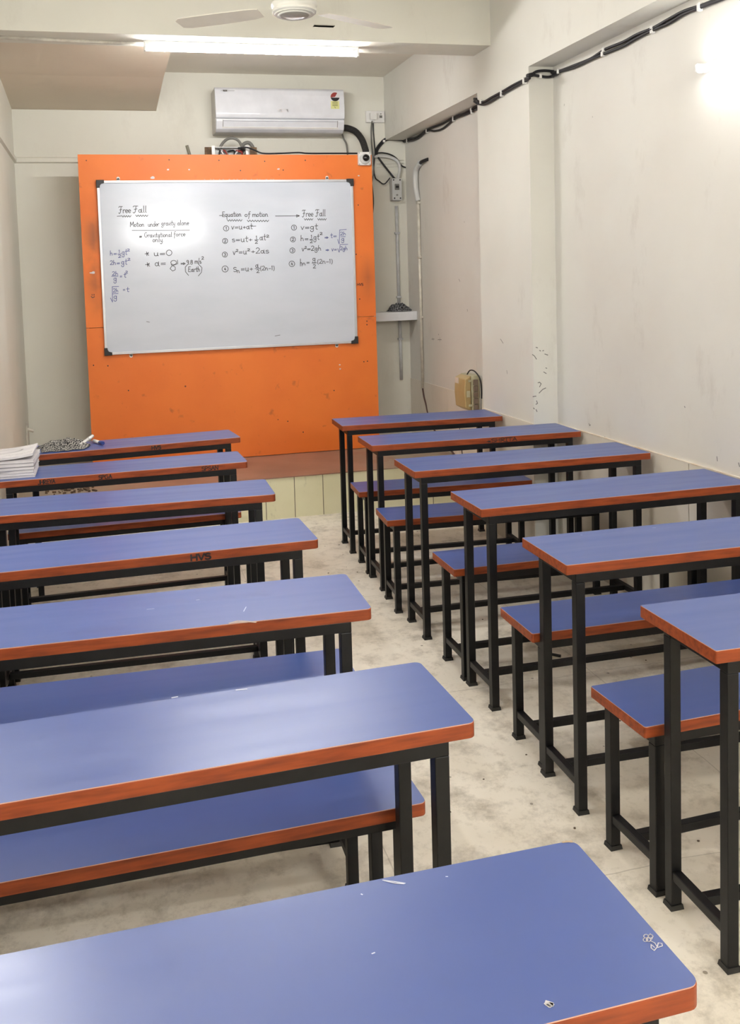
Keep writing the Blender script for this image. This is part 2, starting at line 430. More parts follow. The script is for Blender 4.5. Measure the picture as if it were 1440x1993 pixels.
# ---------------------------------------------------------------- lamps
def glow(watts):
    m = mat('glowing_tube_%g' % watts, (255, 252, 245), .4)
    b = m.node_tree.nodes['Principled BSDF']
    b.inputs['Emission Color'].default_value = TUBE_COL+(1,); b.inputs['Emission Strength'].default_value = watts/(math.pi*2*math.pi*.015*1.2)
    return m
def tube_lamp(name, loc, length, axis, out, label, group=None, watts=TUBE_W, long_housing=0.):
    # axis: unit vector along the tube, out: unit vector away from the mounting surface
    L = Vector(loc); A = Vector(axis); O = Vector(out)
    U = Vector((0, 0, 1)) if abs(O.z) < .5 else Vector((0, -1, 0))
    drop = -.006 if abs(O.z) < .5 else 0.
    t = empty(name, L, 0, label, 'light', group)
    def place(mb, nm, m):
        o = mb.build(nm, m, t); return o
    def pb(a0, a1, o0, o1, u0, u1, bev=0.):
        mb = MB(); p = A*a0+O*o0+U*u0; q = A*a1+O*o1+U*u1; mb.box(p, q, bev); return mb
    h = length/2
    place(pb(-h, h, 0, .026, -.016, .016, .003), 'housing', M_WHITEP)
    mb = MB(); mb.tube([A*(-h+.012)+O*.0405+U*drop, A*(h-.012)+O*.0405+U*drop], .0145, 10, False)
    place(mb, 'glowing_tube', glow(watts))
    for s_ in (-1, 1):
        place(pb(s_*h, s_*(h-.014), .0, .057, -.018, .018, .004), 'end_cap', M_WHITEP)
    return t
tube_lamp('tube_light_fixture', (.934, 5.365, 2.977), 1.25, (1, 0, 0), (0, 0, -1), 'long lit white tube light under the ceiling crossbeam beyond the fan', watts=31)
tube_lamp('tube_light_fixture', (XN, 2.80, 2.432), 1.22, (0, 1, 0), (-1, 0, 0), 'lit tube light on the right wall at the edge of the frame', watts=7)
tube_lamp('tube_light_fixture', (XN, -.9, 2.432), 1.22, (0, 1, 0), (-1, 0, 0), 'lit tube light on the right wall behind the viewer', watts=34)
tube_lamp('tube_light_fixture', (.90, .43, 2.977), 1.25, (1, 0, 0), (0, 0, -1), 'lit tube light on the rear ceiling crossbeam', watts=10)
tube_lamp('tube_light_fixture', (1.2, YR, 2.62), 1.23, (1, 0, 0), (0, 1, 0), 'lit tube light high on the rear wall', watts=85)
tube_lamp('tube_light_fixture', (XL2, 3.0, 2.432), 1.22, (0, 1, 0), (1, 0, 0), 'added lit tube light on the left wall, unseen outside the frame', watts=32)  # unseen lamp, added to brighten the right wall, its niche and the front wall

# ---------------------------------------------------------------- orange board and whiteboard
ob = empty('orange_notice_board', (1.0, YO+.05, .286), 0, 'tall orange painted board standing on the platform behind the whiteboard', 'board')
def rel(o, mb, name, m):      # build in world coordinates, then hang on a parent at its own place
    c = mb.build(name, m, o); c.matrix_parent_inverse = Matrix.Translation(-Vector(o.location)); return c
def relr(o, mb, name, m):
    return rel(o, mb, name, m)
bpy.context.view_layer.update()
b = MB(); b.box((-.101, YO, .290), (2.087, YO+.02, 1.316), .001); rel(ob, b, 'lower_panel', M_ORANGE)
b = MB(); b.box((-.101, YO, 1.319), (2.087, YO+.02, 2.560), .001); rel(ob, b, 'upper_panel', M_ORANGE)
b = MB()
for x in (-.08, .66, 1.36, 2.035): b.box((x, YO+.02, .29), (x+.04, YO+.07, 2.54))
for z in (.29, 1.30, 2.50): b.box((-.08, YO+.02, z), (2.075, YO+.068, z+.04))
rel(ob, b, 'wooden_support', M_RUST)
# nail holes, screw heads and paint chips
chips = [((327, 330), 4, 'w'), ((368, 330), 3, 'w'), ((542, 329), 4, 'w'), ((297, 346), 6, 'w'), ((181, 531), 6, 'w'), ((176, 531), 3, 'w'), ((698, 342), 3, 'w'),
         ((662, 718), 3, 'w'), ((661, 710), 3, 'w')]
holes = [(329, 311), (426, 312), (515, 314), (594, 312), (468, 332), (551, 331), (697, 399), (693, 495), (700, 582), (714, 625), (714, 632), (708, 704), (715, 703), (182, 711), (210, 712), (650, 760), (250, 760), (590, 841), (560, 820)]
b = MB()
random.seed(3)
for (p, r, k) in chips:
    b = MB()
    q = at(*p, Y=YO); rr = r/260/1.6
    b.prism([(q.x+rr*math.cos(a)*random.uniform(.7, 1.3), q.z+rr*.7*math.sin(a)*random.uniform(.7, 1.2)) for a in [k2*.785 for k2 in range(8)]], -.0012, 'Y', YO); rel(ob, b, 'paint_chip', M_PAPER)
for i in range(16):
    b = MB()
    q = at(400+i*9+random.uniform(-3, 3), 349, Y=YO); b.box((q.x-.008, YO-.0012, q.z-.002), (q.x+random.uniform(.0, .008), YO, q.z+.002)); rel(ob, b, 'paint_chip', M_PATCH)
for p in holes:
    q = at(*p, Y=YO); b = MB(); b.lathe([(.005, YO-.0012), (.005, YO)], (q.x, 0, q.z), 8, 'Y'); rel(ob, b, 'nail_hole', M_INKH)

wb = empty('whiteboard', (.97, YO-.012, 1.745), 0, 'large white marker board with handwritten physics equations on the orange board', 'whiteboard')
X0, X1, Z0, Z1 = .022, 1.926, 1.117, 2.372
YW = YO-.018
b = MB(); b.box((X0+.01, YW, Z0+.01), (X1-.01, YO-.001, Z1-.01)); rel(wb, b, 'writing_surface', M_WB)
for nm, a, c in (('top', (X0, Z1-.018), (X1, Z1)), ('bottom', (X0, Z0), (X1, Z0+.018)), ('left', (X0, Z0), (X0+.018, Z1)), ('right', (X1-.018, Z0), (X1, Z1))):
    b = MB(); b.box((a[0], YW-.006, a[1]), (c[0], YO-.001, c[1]), .002); rel(wb, b, 'frame_rail', M_ALU)
for sx, xx in ((1, X0), (-1, X1)):
    for sz, zz in ((1, Z0), (-1, Z1)):
        b = MB(); p = [(xx-sx*.004, zz-sz*.004), (xx+sx*.052, zz-sz*.004), (xx+sx*.052, zz+sz*.018), (xx+sx*.03, zz+sz*.024), (xx+sx*.022, zz+sz*.036), (xx+sx*.02, zz+sz*.052), (xx-sx*.004, zz+sz*.052)]
        b.prism(p, -.030, 'Y', YO-.001, .002); rel(wb, b, 'corner_cap', M_BCAP)
for px in ((230, 349), (636, 349), (255, 689), (655, 670)):
    q = at(*px, Y=YO); up = 1 if px[1] < 500 else -1; e = Z1 if up > 0 else Z0
    b = MB(); b.box((q.x-.012, YO-.008, e-up*.005), (q.x+.012, YO-.001, e+up*.016), .002)
    b.lathe([(.012, -.008), (.012, -.001)], (q.x, YO, e+up*.016), 14, 'Y')
    c = rel(wb, b, 'hanging_clip', M_WHITEP)
    b = MB(); b.lathe([(.004, -.011), (.004, -.006)], (q.x, YO, e+up*.016), 10, 'Y'); s_ = b.build('screw', M_INKH, c); s_.matrix_parent_inverse = Matrix()

# --- pen strokes: polylines per character, x to the right, y up, baseline 0, small letters .5, capitals 1
def arc(cx, cy, rx, ry, a0, a1, n=10):
    return [(cx+rx*math.cos(rad(a0+(a1-a0)*k/n)), cy+ry*math.sin(rad(a0+(a1-a0)*k/n))) for k in range(n+1)]
G = {
 ' ': (.4, []),
 'a': (.52, [arc(.19, .24, .15, .22, 50, 400), [(.36, .56), (.36, .06), (.48, 0)]]),
 'b': (.5, [[(.05, 1), (.05, 0)], arc(.22, .25, .17, .25, 180, -180)]),
 'c': (.4, [arc(.22, .25, .18, .25, 50, 310)]),
 'd': (.5, [arc(.2, .25, .18, .25, 0, 360), [(.38, 1), (.38, 0)]]),
 'e': (.42, [[(.05, .25), (.36, .3)] + arc(.2, .27, .17, .24, 10, 320)]),
 'f': (.4, [arc(.3, .8, .14, .18, 60, 180, 6) + [(.16, .1), (.1, -.4)], [(.02, .5), (.34, .52)]]),
 'g': (.5, [arc(.2, .28, .16, .22, 40, 400), [(.36, .5), (.36, -.1)] + arc(.2, -.15, .16, .22, 10, -190, 8)]),
 'h': (.5, [[(.06, 1), (.05, 0)], [(.05, .25)] + arc(.2, .3, .14, .2, 150, 0, 6) + [(.36, 0)]]),
 'i': (.22, [[(.1, .5), (.1, .05), (.18, 0)], [(.1, .68), (.12, .7)]]),
 'l': (.24, [[(.1, 1), (.08, .08), (.18, 0)]]),
 'm': (.7, [[(.05, .5), (.05, 0)], arc(.19, .3, .14, .2, 180, 0, 6) + [(.33, 0)], arc(.47, .3, .14, .2, 180, 0, 6) + [(.61, .05), (.68, 0)]]),
 'n': (.5, [[(.05, .5), (.05, 0)], arc(.2, .3, .15, .2, 180, 0, 6) + [(.35, .05), (.43, 0)]]),
 'o': (.45, [arc(.2, .25, .17, .24, 90, 450)]),
 'q': (.5, [arc(.2, .25, .17, .24, 40, 400), [(.36, .5), (.36, -.45)]]),
 'r': (.38, [[(.06, .5), (.06, 0)], arc(.24, .3, .18, .2, 180, 50, 6)]),
 's': (.4, [arc(.2, .37, .14, .12, 40, 250, 7) + arc(.2, .13, .15, .13, 80, -150, 7)]),
 't': (.36, [[(.16, .9), (.14, .1), (.22, 0), (.3, .04)], [(.0, .55), (.34, .57)]]),
 'u': (.5, [[(.05, .5), (.06, .15)] + arc(.2, .16, .14, .16, 180, 350, 6) + [(.36, .5), (.36, .05), (.44, 0)]]),
 'v': (.42, [[(.04, .5), (.18, 0), (.36, .52)]]),
 'w': (.6, [[(.04, .5), (.14, 0), (.27, .4), (.4, 0), (.54, .5)]]),
 'y': (.45, [[(.05, .5), (.1, .12), (.3, .12)], [(.36, .5), (.34, -.2)] + arc(.2, -.2, .14, .18, 0, -170, 6)]),
 'E': (.55, [[(.48, .95), (.1, .95), (.08, .02), (.5, 0)], [(.09, .5), (.4, .52)]]),
 'F': (.6, [[(.0, .86), (.1, 1), (.55, .98)], [(.34, .98), (.24, .1), (.1, -.06), (.0, .06)], [(.12, .5), (.46, .55)]]),
 'G': (.65, [arc(.3, .5, .27, .48, 50, 330, 12) + [(.56, .45), (.36, .45)]]),
 'M': (.8, [[(.05, 0), (.1, .95), (.36, .3), (.64, .98), (.72, 0)]]),
 'S': (.5, [arc(.24, .74, .2, .22, 30, 250, 8) + arc(.24, .26, .22, .26, 80, -150, 8)]),
 'H': (.6, [[(.05, 1), (.05, 0)], [(.5, 1), (.5, 0)], [(.05, .5), (.5, .52)]]),
 'V': (.55, [[(.03, 1), (.26, 0), (.5, 1)]]),
 'A': (.55, [[(.02, 0), (.26, 1), (.5, 0)], [(.12, .4), (.4, .4)]]),
 'R': (.52, [[(.05, 0), (.05, 1)] + arc(.2, .76, .2, .24, 90, -90, 8) + [(.05, .52), (.46, 0)]]),
 'P': (.5, [[(.05, 0), (.05, 1)] + arc(.2, .76, .2, .24, 90, -90, 8) + [(.05, .52)]]),
 'Y': (.5, [[(.02, 1), (.24, .5), (.46, 1)], [(.24, .5), (.24, 0)]]),
 'I': (.3, [[(.12, 1), (.12, 0)], [(.0, 1), (.25, 1)], [(.0, 0), (.25, 0)]]),
 'T': (.5, [[(.0, 1), (.46, 1)], [(.23, 1), (.23, 0)]]),
 'N': (.6, [[(.05, 0), (.06, 1), (.48, 0), (.5, 1)]]),
 'L': (.45, [[(.06, 1), (.05, 0), (.42, 0)]]),
 'O': (.62, [arc(.3, .5, .26, .48, 90, 450, 16)]),
 'J': (.45, [[(.35, 1), (.35, .2)] + arc(.2, .2, .15, .2, 0, -180, 6)]),
 'K': (.5, [[(.05, 1), (.05, 0)], [(.45, 1), (.06, .5), (.45, 0)]]),
 'X': (.5, [[(.03, 1), (.45, 0)], [(.45, 1), (.03, 0)]]),
 '0': (.6, [arc(.28, .45, .25, .45, 90, 450, 14)]),
 '1': (.3, [[(.1, .75), (.16, .92), (.16, 0)]]),
 '2': (.5, [arc(.22, .66, .18, .24, 160, -20, 8) + [(.04, .02), (.46, .04)]]),
 '3': (.45, [arc(.2, .68, .16, .2, 150, -80, 8) + arc(.2, .24, .18, .24, 80, -150, 8)]),
 '4': (.5, [[(.24, .9), (.04, .32), (.44, .32)], [(.32, .6), (.32, 0)]]),
 '8': (.5, [arc(.22, .68, .15, .2, 270, -90, 10) + arc(.22, .24, .18, .24, 90, -270, 10)]),
 '9': (.45, [arc(.2, .66, .16, .22, 0, 360, 10) + [(.34, .0)]]),
 '=': (.6, [[(.08, .36), (.5, .38)], [(.08, .18), (.5, .2)]]),
 '+': (.5, [[(.05, .28), (.43, .29)], [(.24, .46), (.24, .1)]]),
 '-': (.45, [[(.05, .3), (.4, .31)]]),
 '.': (.2, [[(.08, .0), (.1, .03)]]),
 '/': (.3, [[(.22, 1.05), (.08, -.2)]]),
 '(': (.3, [arc(.32, .35, .24, .62, 120, 240, 8)]),
 ')': (.3, [arc(-.04, .35, .24, .62, 60, -60, 8)]),
 '*': (.5, [[(.0, .3), (.4, .34)], [(.18, .6), (.22, .0)], [(.38, .52), (.2, .3), (.42, .05)]]),
 '#': (.5, [[(.14, .5), (.1, .05)], [(.32, .5), (.28, .05)], [(.02, .36), (.42, .38)], [(.02, .18), (.4, .2)]]),
 '>': (.7, [[(.0, .38), (.42, .4)], [(.0, .2), (.42, .22)], [(.34, .52), (.6, .31), (.34, .08)]]),
 'n_': (.5, []),
}
def lay_text(s_, x0, x1, y, h, slope=-.02):
    """strokes in pixel space: text fitted between x0 and x1 on a baseline y (pixels, y down)"""
    adv = sum(G[c][0] for c in s_); k = (x1-x0)/adv; out = []; x = x0
    for c in s_:
        wd, st = G[c]
        for pl in st: out.append([(x+p[0]*k, y+slope*(x-x0+p[0]*k)-p[1]*h) for p in pl])
        x += wd*k
    return out
def ribbons(mb, lines, wd, mapper, nrm):
    nrm = Vector(nrm)
    for pl in lines:
        P = [mapper(p) for p in pl]
        for i in range(len(P)-1):
            d = P[i+1]-P[i]
            if d.length < 1e-6: continue
            d.normalize(); sd = d.cross(nrm)*wd/2; e = d*wd*.35
            vs = [mb.bm.verts.new(q) for q in (P[i]-e+sd, P[i]-e-sd, P[i+1]+e-sd, P[i+1]+e+sd)]
            mb.face(vs)
YI = YW-.0009
def onwb(p): return at(p[0], p[1], Y=YI)
def zig(x0, x1, y, n, a=2.2):
    pts = []
    for k in range(n*2+1): pts.append((x0+(x1-x0)*k/(n*2), y+(a if k % 2 else -a)*.7))
    return [pts]
def circ(x, y, r): return [[(x+r*math.cos(a), y+r*math.sin(a)) for a in [k*math.pi/8 for k in range(17)]]]
K = []; Bl = []
K += lay_text('Free', 231, 255, 415, 13) + lay_text('Fall', 259, 286, 414, 13)
K += [[(228, 421), (236, 420.5)]] + zig(237, 255, 421, 4) + zig(264, 288, 420, 5)
K += lay_text('Motion', 253, 281, 441.5, 10) + lay_text('under', 288, 310, 441, 10) + lay_text('gravity', 314, 341, 439, 10) + lay_text('alone', 345, 368, 438.5, 10)
K += [[(257, 448.5), (369, 448)]]
K += lay_text('#', 271, 277, 463, 8) + lay_text('Gravitational', 281, 335, 462, 9.5) + lay_text('force', 338, 361, 460, 9.5) + lay_text('only.', 297, 319, 471, 10)
K += lay_text('*', 282, 291, 498, 13) + lay_text('u=0', 299, 336, 498, 12) + lay_text('*', 283, 293, 519, 13) + lay_text('a=', 301, 324, 518, 15)
K += [[(338+5.5*math.cos(a), 511+4.2*math.sin(a)) for a in [k*.45 for k in range(15)]], [(345, 506), (346, 513), (334, 518), (331, 523), (336, 527.5), (341, 525), (341, 520), (333, 515)]]
K += lay_text('>', 352, 362, 516, 9) + lay_text('9.8', 363, 376, 514.5, 9) + lay_text('m/s', 379, 392, 513, 10) + lay_text('2', 392, 397, 505, 6)
K += lay_text('Earth', 366, 390, 529, 10) + [[(366, 513.5), (360.5, 520), (361, 529), (367, 536)], [(387, 515), (393, 521), (392, 530), (386, 537)]]
K += lay_text('Equation', 432, 470, 422, 10) + [[(427, 419.5), (437, 419)]] + lay_text('of', 476, 488, 422, 10) + lay_text('motion', 491, 522, 422, 10)
K += zig(442, 471, 429, 6) + zig(481, 523, 430, 8) + [[(536, 420.5), (581, 420)], [(577, 418), (583, 420), (577, 422.5), (577, 418)]]
K += lay_text('Free', 588, 610, 422, 13) + lay_text('Fall', 614, 634, 421, 13) + zig(592, 609, 427, 4) + zig(618, 635, 427, 4)
for (x, y, r, d) in ((440, 444.5, 5.2, '1'), (438, 469, 5, '2'), (437.5, 495.5, 5, '3'), (438, 523.5, 6, '4'), (572, 443, 5, '1'), (570, 466, 5, '2'), (569, 487.5, 5, '3'), (568, 513.5, 5.4, '4')):
    K += circ(x, y, r) + lay_text(d, x-1.8, x+2.2, y+2.8, 6)
K += lay_text('v=u+at', 450, 492, 446.5, 12) + [[(488, 440.5), (498, 440)]]
K += lay_text('s=ut+', 451, 492, 471, 12) + lay_text('1', 497, 501, 465.5, 7) + [[(495.5, 467), (503, 466.5)]] + lay_text('2', 496, 502, 474, 6.5) + lay_text('at', 505, 518, 467.5, 13) + lay_text('2', 518, 524, 462, 5)
K += lay_text('v', 453, 459, 496, 13) + lay_text('2', 459, 464, 490, 5) + lay_text('=u', 464, 481, 495, 13) + lay_text('2', 481, 487, 488.5, 5) + lay_text('+2as', 488, 524, 493.5, 12)
K += lay_text('S', 454, 461, 529, 9) + lay_text('n', 461, 467, 531, 9) + lay_text('=u+', 468, 493, 528, 13) + lay_text('a', 497, 504, 521, 12) + [[(496, 523), (506, 522.5)]] + lay_text('2', 499, 505, 531, 7) + lay_text('(2n-1)', 506, 535, 526, 9)
K += lay_text('v=gt', 585, 619, 447, 12)
K += lay_text('h=', 585, 601, 469, 11) + lay_text('1', 604, 608, 464, 7) + [[(602.5, 466), (609, 465.5)]] + lay_text('2', 603, 609, 473, 6.5) + lay_text('gt', 610, 622, 466.5, 12) + lay_text('2', 622, 628, 457, 5)
K += lay_text('v', 587, 593, 489, 12) + lay_text('2', 593, 597, 484, 5) + lay_text('=2gh', 597, 626, 488, 10)
K += lay_text('h', 584, 589, 518, 14) + lay_text('n', 589, 595, 516, 8) + lay_text('=', 596, 603, 514, 9) + lay_text('g', 608, 615, 508, 11) + [[(607, 512), (616, 511.5)]] + lay_text('2', 609, 615, 522, 8) + lay_text('(2n-1)', 617, 648, 513, 9)
Bl += lay_text('h=', 214, 228, 497, 9) + lay_text('1', 230, 234, 492, 6) + [[(229, 494.5), (236, 494)]] + lay_text('2', 230, 236, 501.5, 6) + lay_text('gt', 237, 248, 496, 12) + lay_text('2', 247, 253, 489, 5)
Bl += lay_text('2h=', 214, 234, 515.5, 9) + lay_text('gt', 236, 248, 515, 12) + lay_text('2', 248, 254, 507, 5)
Bl += lay_text('2h', 218, 231, 536, 8) + [[(217, 538), (230, 537.5)]] + lay_text('g', 221, 228, 547, 12) + lay_text('=', 233, 238, 541, 10) + lay_text('t', 241, 246, 540, 10) + lay_text('2', 244, 249, 532, 5)
Bl += [[(215, 580), (219, 588), (218.5, 558), (231, 557.5)]] + lay_text('2h', 220, 231, 569, 8) + [[(219, 572), (230, 571.5)]] + lay_text('g', 221, 229, 582, 12) + lay_text('=', 239, 244, 567, 10) + lay_text('t', 246, 252, 568, 10)
Bl += lay_text('>', 632, 640, 465, 8) + lay_text('t=', 643, 656, 463, 10) + [[(657, 466), (660, 475), (661, 447.5), (674, 446.5)]] + lay_text('2h', 662, 674, 458, 7) + [[(663, 461), (672, 460.5)]] + lay_text('g', 664, 671, 469, 10)
Bl += lay_text('>', 634, 641, 489, 7) + lay_text('v=', 645, 656, 489, 10) + [[(657, 484), (660, 491), (662, 476), (677, 475.5)]] + lay_text('2gh', 662, 677, 487, 8)
b = MB(); ribbons(b, K, .0042, onwb, (0, -1, 0)); tag(rel(wb, b, 'handwriting', M_INK), 'black handwritten formulas')
b = MB(); ribbons(b, Bl, .0040, onwb, (0, -1, 0)); tag(rel(wb, b, 'handwriting', M_BLUE), 'blue handwritten formulas')
for l_ in ([(535, 654), (545, 652)], [(285, 626), (291, 627)]):
    b = MB(); ribbons(b, [l_], .003, onwb, (0, -1, 0)); rel(wb, b, 'smudge', M_INK)
# scribbles on the orange board
def onob(p): return at(p[0], p[1], Y=YO-.0009)
b = MB()
ribbons(b, lay_text('HVS', 695, 707, 556, 4.5), .004, onob, (0, -1, 0)); rel(ob, b, 'pen_writing', M_INKH)
b = MB()
ribbons(b, [[(179, 573), (179.5, 575)], [(183, 572.5), (183, 575)], [(177.5, 577), (180, 579.5), (184, 577.5)]], .005, onob, (0, -1, 0))
rel(ob, b, 'smiley_doodle', M_INKH)

for (wo, pl, nr, lines) in WALL_MARKS:
    b = MB(); ribbons(b, lines, .0045, lambda p: at(p[0], p[1], **pl), nr); o = b.build('wall_mark', M_MARK, wo)
# ---------------------------------------------------------------- desks and benches
HT, HS = .76, .457
def furniture(name, side, x, y, yaw_deg, L, W, H, ins, vf, vb, label, group, cat, rr=.006, marks=()):
    """x,y: near corner at the aisle; the top runs away from the aisle (side +1 right, -1 left)"""
    t = empty(name, (x, y, 0), rad(yaw_deg), label, cat, group)
    u0, u1 = (0, L) if side > 0 else (-L, 0)
    # board with wooden lipping, laminate sheet on it
    ra = (rr, rr, rr, rr)
    b = MB(); b.prism(rrect(u0, u1, 0, W, ra), .0285, 'Z', H-.030, .0015); o = b.build('wooden_board', M_WOOD, t)
    b = MB(); e = .0008
    pts = rrect(u0+e, u1-e, e, W-e, ra)
    b.prism(pts, .0020, 'Z', H-.002)
    for f in b.bm.faces: f.material_index = 0 if abs(f.normal.z) > .9 else 1
    b.build('laminate_top', [M_LAM, M_LIP], t)
    S2 = .0145
    zt = H-.030
    ua, ub = (ins, L-.062) if side > 0 else (-(L-.062), -ins)
    # rails under the top
    b = MB()
    for v in (vf, vb): b.box((ua-S2, v-S2, zt-.028), (ub+S2, v+S2, zt), .002)
    b.build('rail', M_FRAME, t)
    for u in (ua, ub):
        b = MB(); b.box((u-S2+.001, vf+S2, zt-.028), (u+S2-.001, vb-S2, zt), .002); b.build('end_rail', M_FRAME, t)
        for v in (vf, vb):
            b = MB(); b.box((u-S2, v-S2, .012), (u+S2, v+S2, zt-.028), .002); lg = b.build('leg', M_FRAME, t)
            b = MB()
            for (q0, z0, q1, z1) in ((.0185, 0, .0165, .012),):
                vs0 = [b.bm.verts.new((u+q0*i, v+q0*j, z0)) for i, j in ((-1, -1), (1, -1), (1, 1), (-1, 1))]
                vs1 = [b.bm.verts.new((u+q1*i, v+q1*j, z1)) for i, j in ((-1, -1), (1, -1), (1, 1), (-1, 1))]
                b.face(vs0[::-1]); b.face(vs1)
                for k in range(4): b.face([vs0[k], vs0[(k+1) % 4], vs1[(k+1) % 4], vs1[k]])
            b.build('foot', M_FOOT, lg)
        b = MB(); b.box((u-.012, vf+S2, .078), (u+.012, vb-S2, .102), .002); b.build('end_bar', M_FRAME, t)
    vm = (vf+vb)/2
    b = MB(); b.box((ua+.012, vm-.012, .077), (ub-.012, vm+.012, .101), .002); b.build('stretcher', M_FRAME, t)
    # writing on the front edge: (text, distance from aisle end, width, ink)
    for (tx, d, wd) in marks:
        lines = lay_text(tx, 0, wd, 0, .019, 0)
        u_s = d if side > 0 else -d
        b = MB(); ribbons(b, lines, (.0055 if len(tx) < 4 else .0036), lambda p: Vector((u_s+p[0], -.0008, H-.026-p[1])), (0, -1, 0))
        b.build('pen_writing', M_INKH, t)
    return t

GD = 'long blue school desks in two columns'; GB = 'long blue benches between the desks'
R = {1: (1.336, 5.158, -2.66, .988), 2: (1.312, 4.475, -2.0, 1.155), 3: (1.303, 3.794, -.9, 1.153), 4: (1.309, 3.081, -.09, 1.145), 5: (1.279, 2.394, -1.15, 1.15), 6: (1.289, 1.737, -.89, 1.15)}
Ld = {1: (.722, 5.021, 5.3, 1.15), 2: (.649, 4.312, 1.24, 1.14), 3: (.649, 3.598, -1.77, 1.14), 4: (.662, 2.906, .8, 1.15), 5: (.645, 2.238, -1.73, 1.14), 6: (.658, 1.591, 1.74, 1.14), 7: (.655, .909, .66, 1.14)}
labR = {1: 'short blue topped desk, farthest of the right column, nearest the platform',
        2: 'blue topped desk with a name in black on its edge, second on the right',
        3: 'blue topped desk, third from the platform in the right column by the wall',
        4: 'blue topped desk, fourth from the platform in the right column',
        5: 'blue topped desk, fifth from the platform in the right column',
        6: 'blue topped desk cut by the right edge of the frame, nearest of the right column'}
labL = {1: 'blue topped desk with a cloth and markers on it, farthest of the left column',
        2: 'blue topped desk carrying a pile of booklets, second from the platform on the left',
        3: 'blue topped desk, third from the platform in the left column, no writing on its edge',
        4: 'blue topped desk with HVS written on its orange edge, middle of the left column',
        5: 'blue topped desk with a chipped front edge, fifth from the platform on the left',
        6: 'blue topped desk with streaky glare, second nearest in the left column',
        7: 'nearest blue desk with a small white flower doodle near its corner'}
mR = {2: [('*SHRITA', .62, .17)]}
mL = {1: [('HVS', .49, .05)], 2: [('JHREYA', .955, .075), ('SPGA', .69, .06), ('SPSAN', .22, .08)], 4: [('HVS', .42, .065)]}
DESK = {}
for k, (x, y, a, L) in R.items():
    DESK['R%d' % k] = furniture('school_desk', 1, x, y, a, L, .305, HT, .045, .016, .235, labR[k], GD, 'desk', .004, mR.get(k, ()))
for k, (x, y, a, L) in Ld.items():
    DESK['L%d' % k] = furniture('school_desk', -1, x, y, a, L, .298, HT, .070, .018, .230, labL[k], GD, 'desk', .015, mL.get(k, ()))
RB = {1: (1.317, 4.763, -4.2, .99), 2: (1.281, 4.144, -4.0, 1.13), 3: (1.304, 3.348, -.22, 1.14), 4: (1.295, 2.654, -.57, 1.14), 5: (1.284, 2.008, 1.99, 1.14)}
LB = {1: (.646, 4.563, 1.24, 1.12), 2: (.65, 3.858, -1.77, 1.12), 3: (.66, 3.165, .5, 1.12), 4: (.677, 2.484, -1.83, 1.14), 5: (.646, 1.853, 1.32, 1.12)}
nth = {1: 'first and farthest', 2: 'second', 3: 'third', 4: 'fourth', 5: 'fifth and nearest'}
for k, (x, y, a, L) in RB.items():
    furniture('school_bench', 1, x, y, a, L, .253, HS, .048, .020, .222, 'low blue bench, %s from the platform in the right column' % nth[k], GB, 'bench', .006)
for k, (x, y, a, L) in LB.items():
    furniture('school_bench', -1, x, y, a, L, .253, HS, .052, .030, .224, 'low blue bench, %s from the platform in the left column' % nth[k], GB, 'bench', .014)

# marks on the near desk and others (children of their desks)
def desk_mark(d, name, lines, wd, m):
    t = DESK[d]; inv = (Matrix.Translation(t.location) @ Matrix.Rotation(t.rotation_euler.z, 4, 'Z')).inverted()
    b = MB(); ribbons(b, lines, wd, lambda p: inv @ at(p[0], p[1], Z=HT+.0006), (0, 0, 1)); return b.build(name, m, t)
fl = []
for (cx, cy) in ((1257, 1822), (1266, 1822), (1262, 1829), (1256, 1829)):
    fl.append([(cx+4.5*math.cos(a), cy+3.6*math.sin(a)) for a in [k*.7 for k in range(10)]])
fl += [[(1266, 1831), (1274, 1835), (1279, 1843), (1273, 1850)], [(1279, 1843), (1281, 1835), (1288, 1836), (1289, 1841), (1280, 1844)], [(1274, 1844), (1267, 1838), (1267, 1845), (1273, 1850)], [(1265, 1817), (1271, 1822), (1268, 1828)]]
tag(desk_mark('L7', 'doodle', fl, .0011, M_PAPER), 'white flower doodle')
desk_mark('L7', 'scratch', [[(745, 1713), (762, 1715), (788, 1719)], [(748, 1714), (770, 1719), (786, 1720)], [(724, 1856), (729, 1854)], [(703, 1740), (705, 1741)], [(868, 1706), (871, 1706)]], .002, M_SCRATCH)
desk_mark('L7', 'white_blob', [[(1064, 1951), (1073, 1954), (1069, 1957), (1064, 1953)], [(1065, 1954), (1073, 1955)]], .006, M_PAPER)
desk_mark('L7', 'chipped_edge', [[(1095, 1639), (1112, 1637)], [(1102, 1637.5), (1113, 1638.5)]], .0035, M_PATCH)
desk_mark('L5', 'scratch', [[(286, 1186), (300, 1184.5)], [(474, 1190), (479, 1181)], [(382, 1168), (388, 1167)]], .002, M_SCRATCH)
desk_mark('L5', 'chipped_edge', [[(447, 1213), (462, 1208.5), (478, 1209), (497, 1211)], [(455, 1211.5), (480, 1210.5)]], .007, mat('worn_laminate', (178, 160, 150), .6))
desk_mark('L6', 'scratch', [[(460, 1343), (480, 1341)], [(335, 1358), (345, 1356)]], .004, M_SCRATCH)
desk_mark('R5', 'scratch', [[(1270, 1027), (1276, 1027)], [(1130, 1041), (1133, 1041)]], .002, M_SCRATCH)

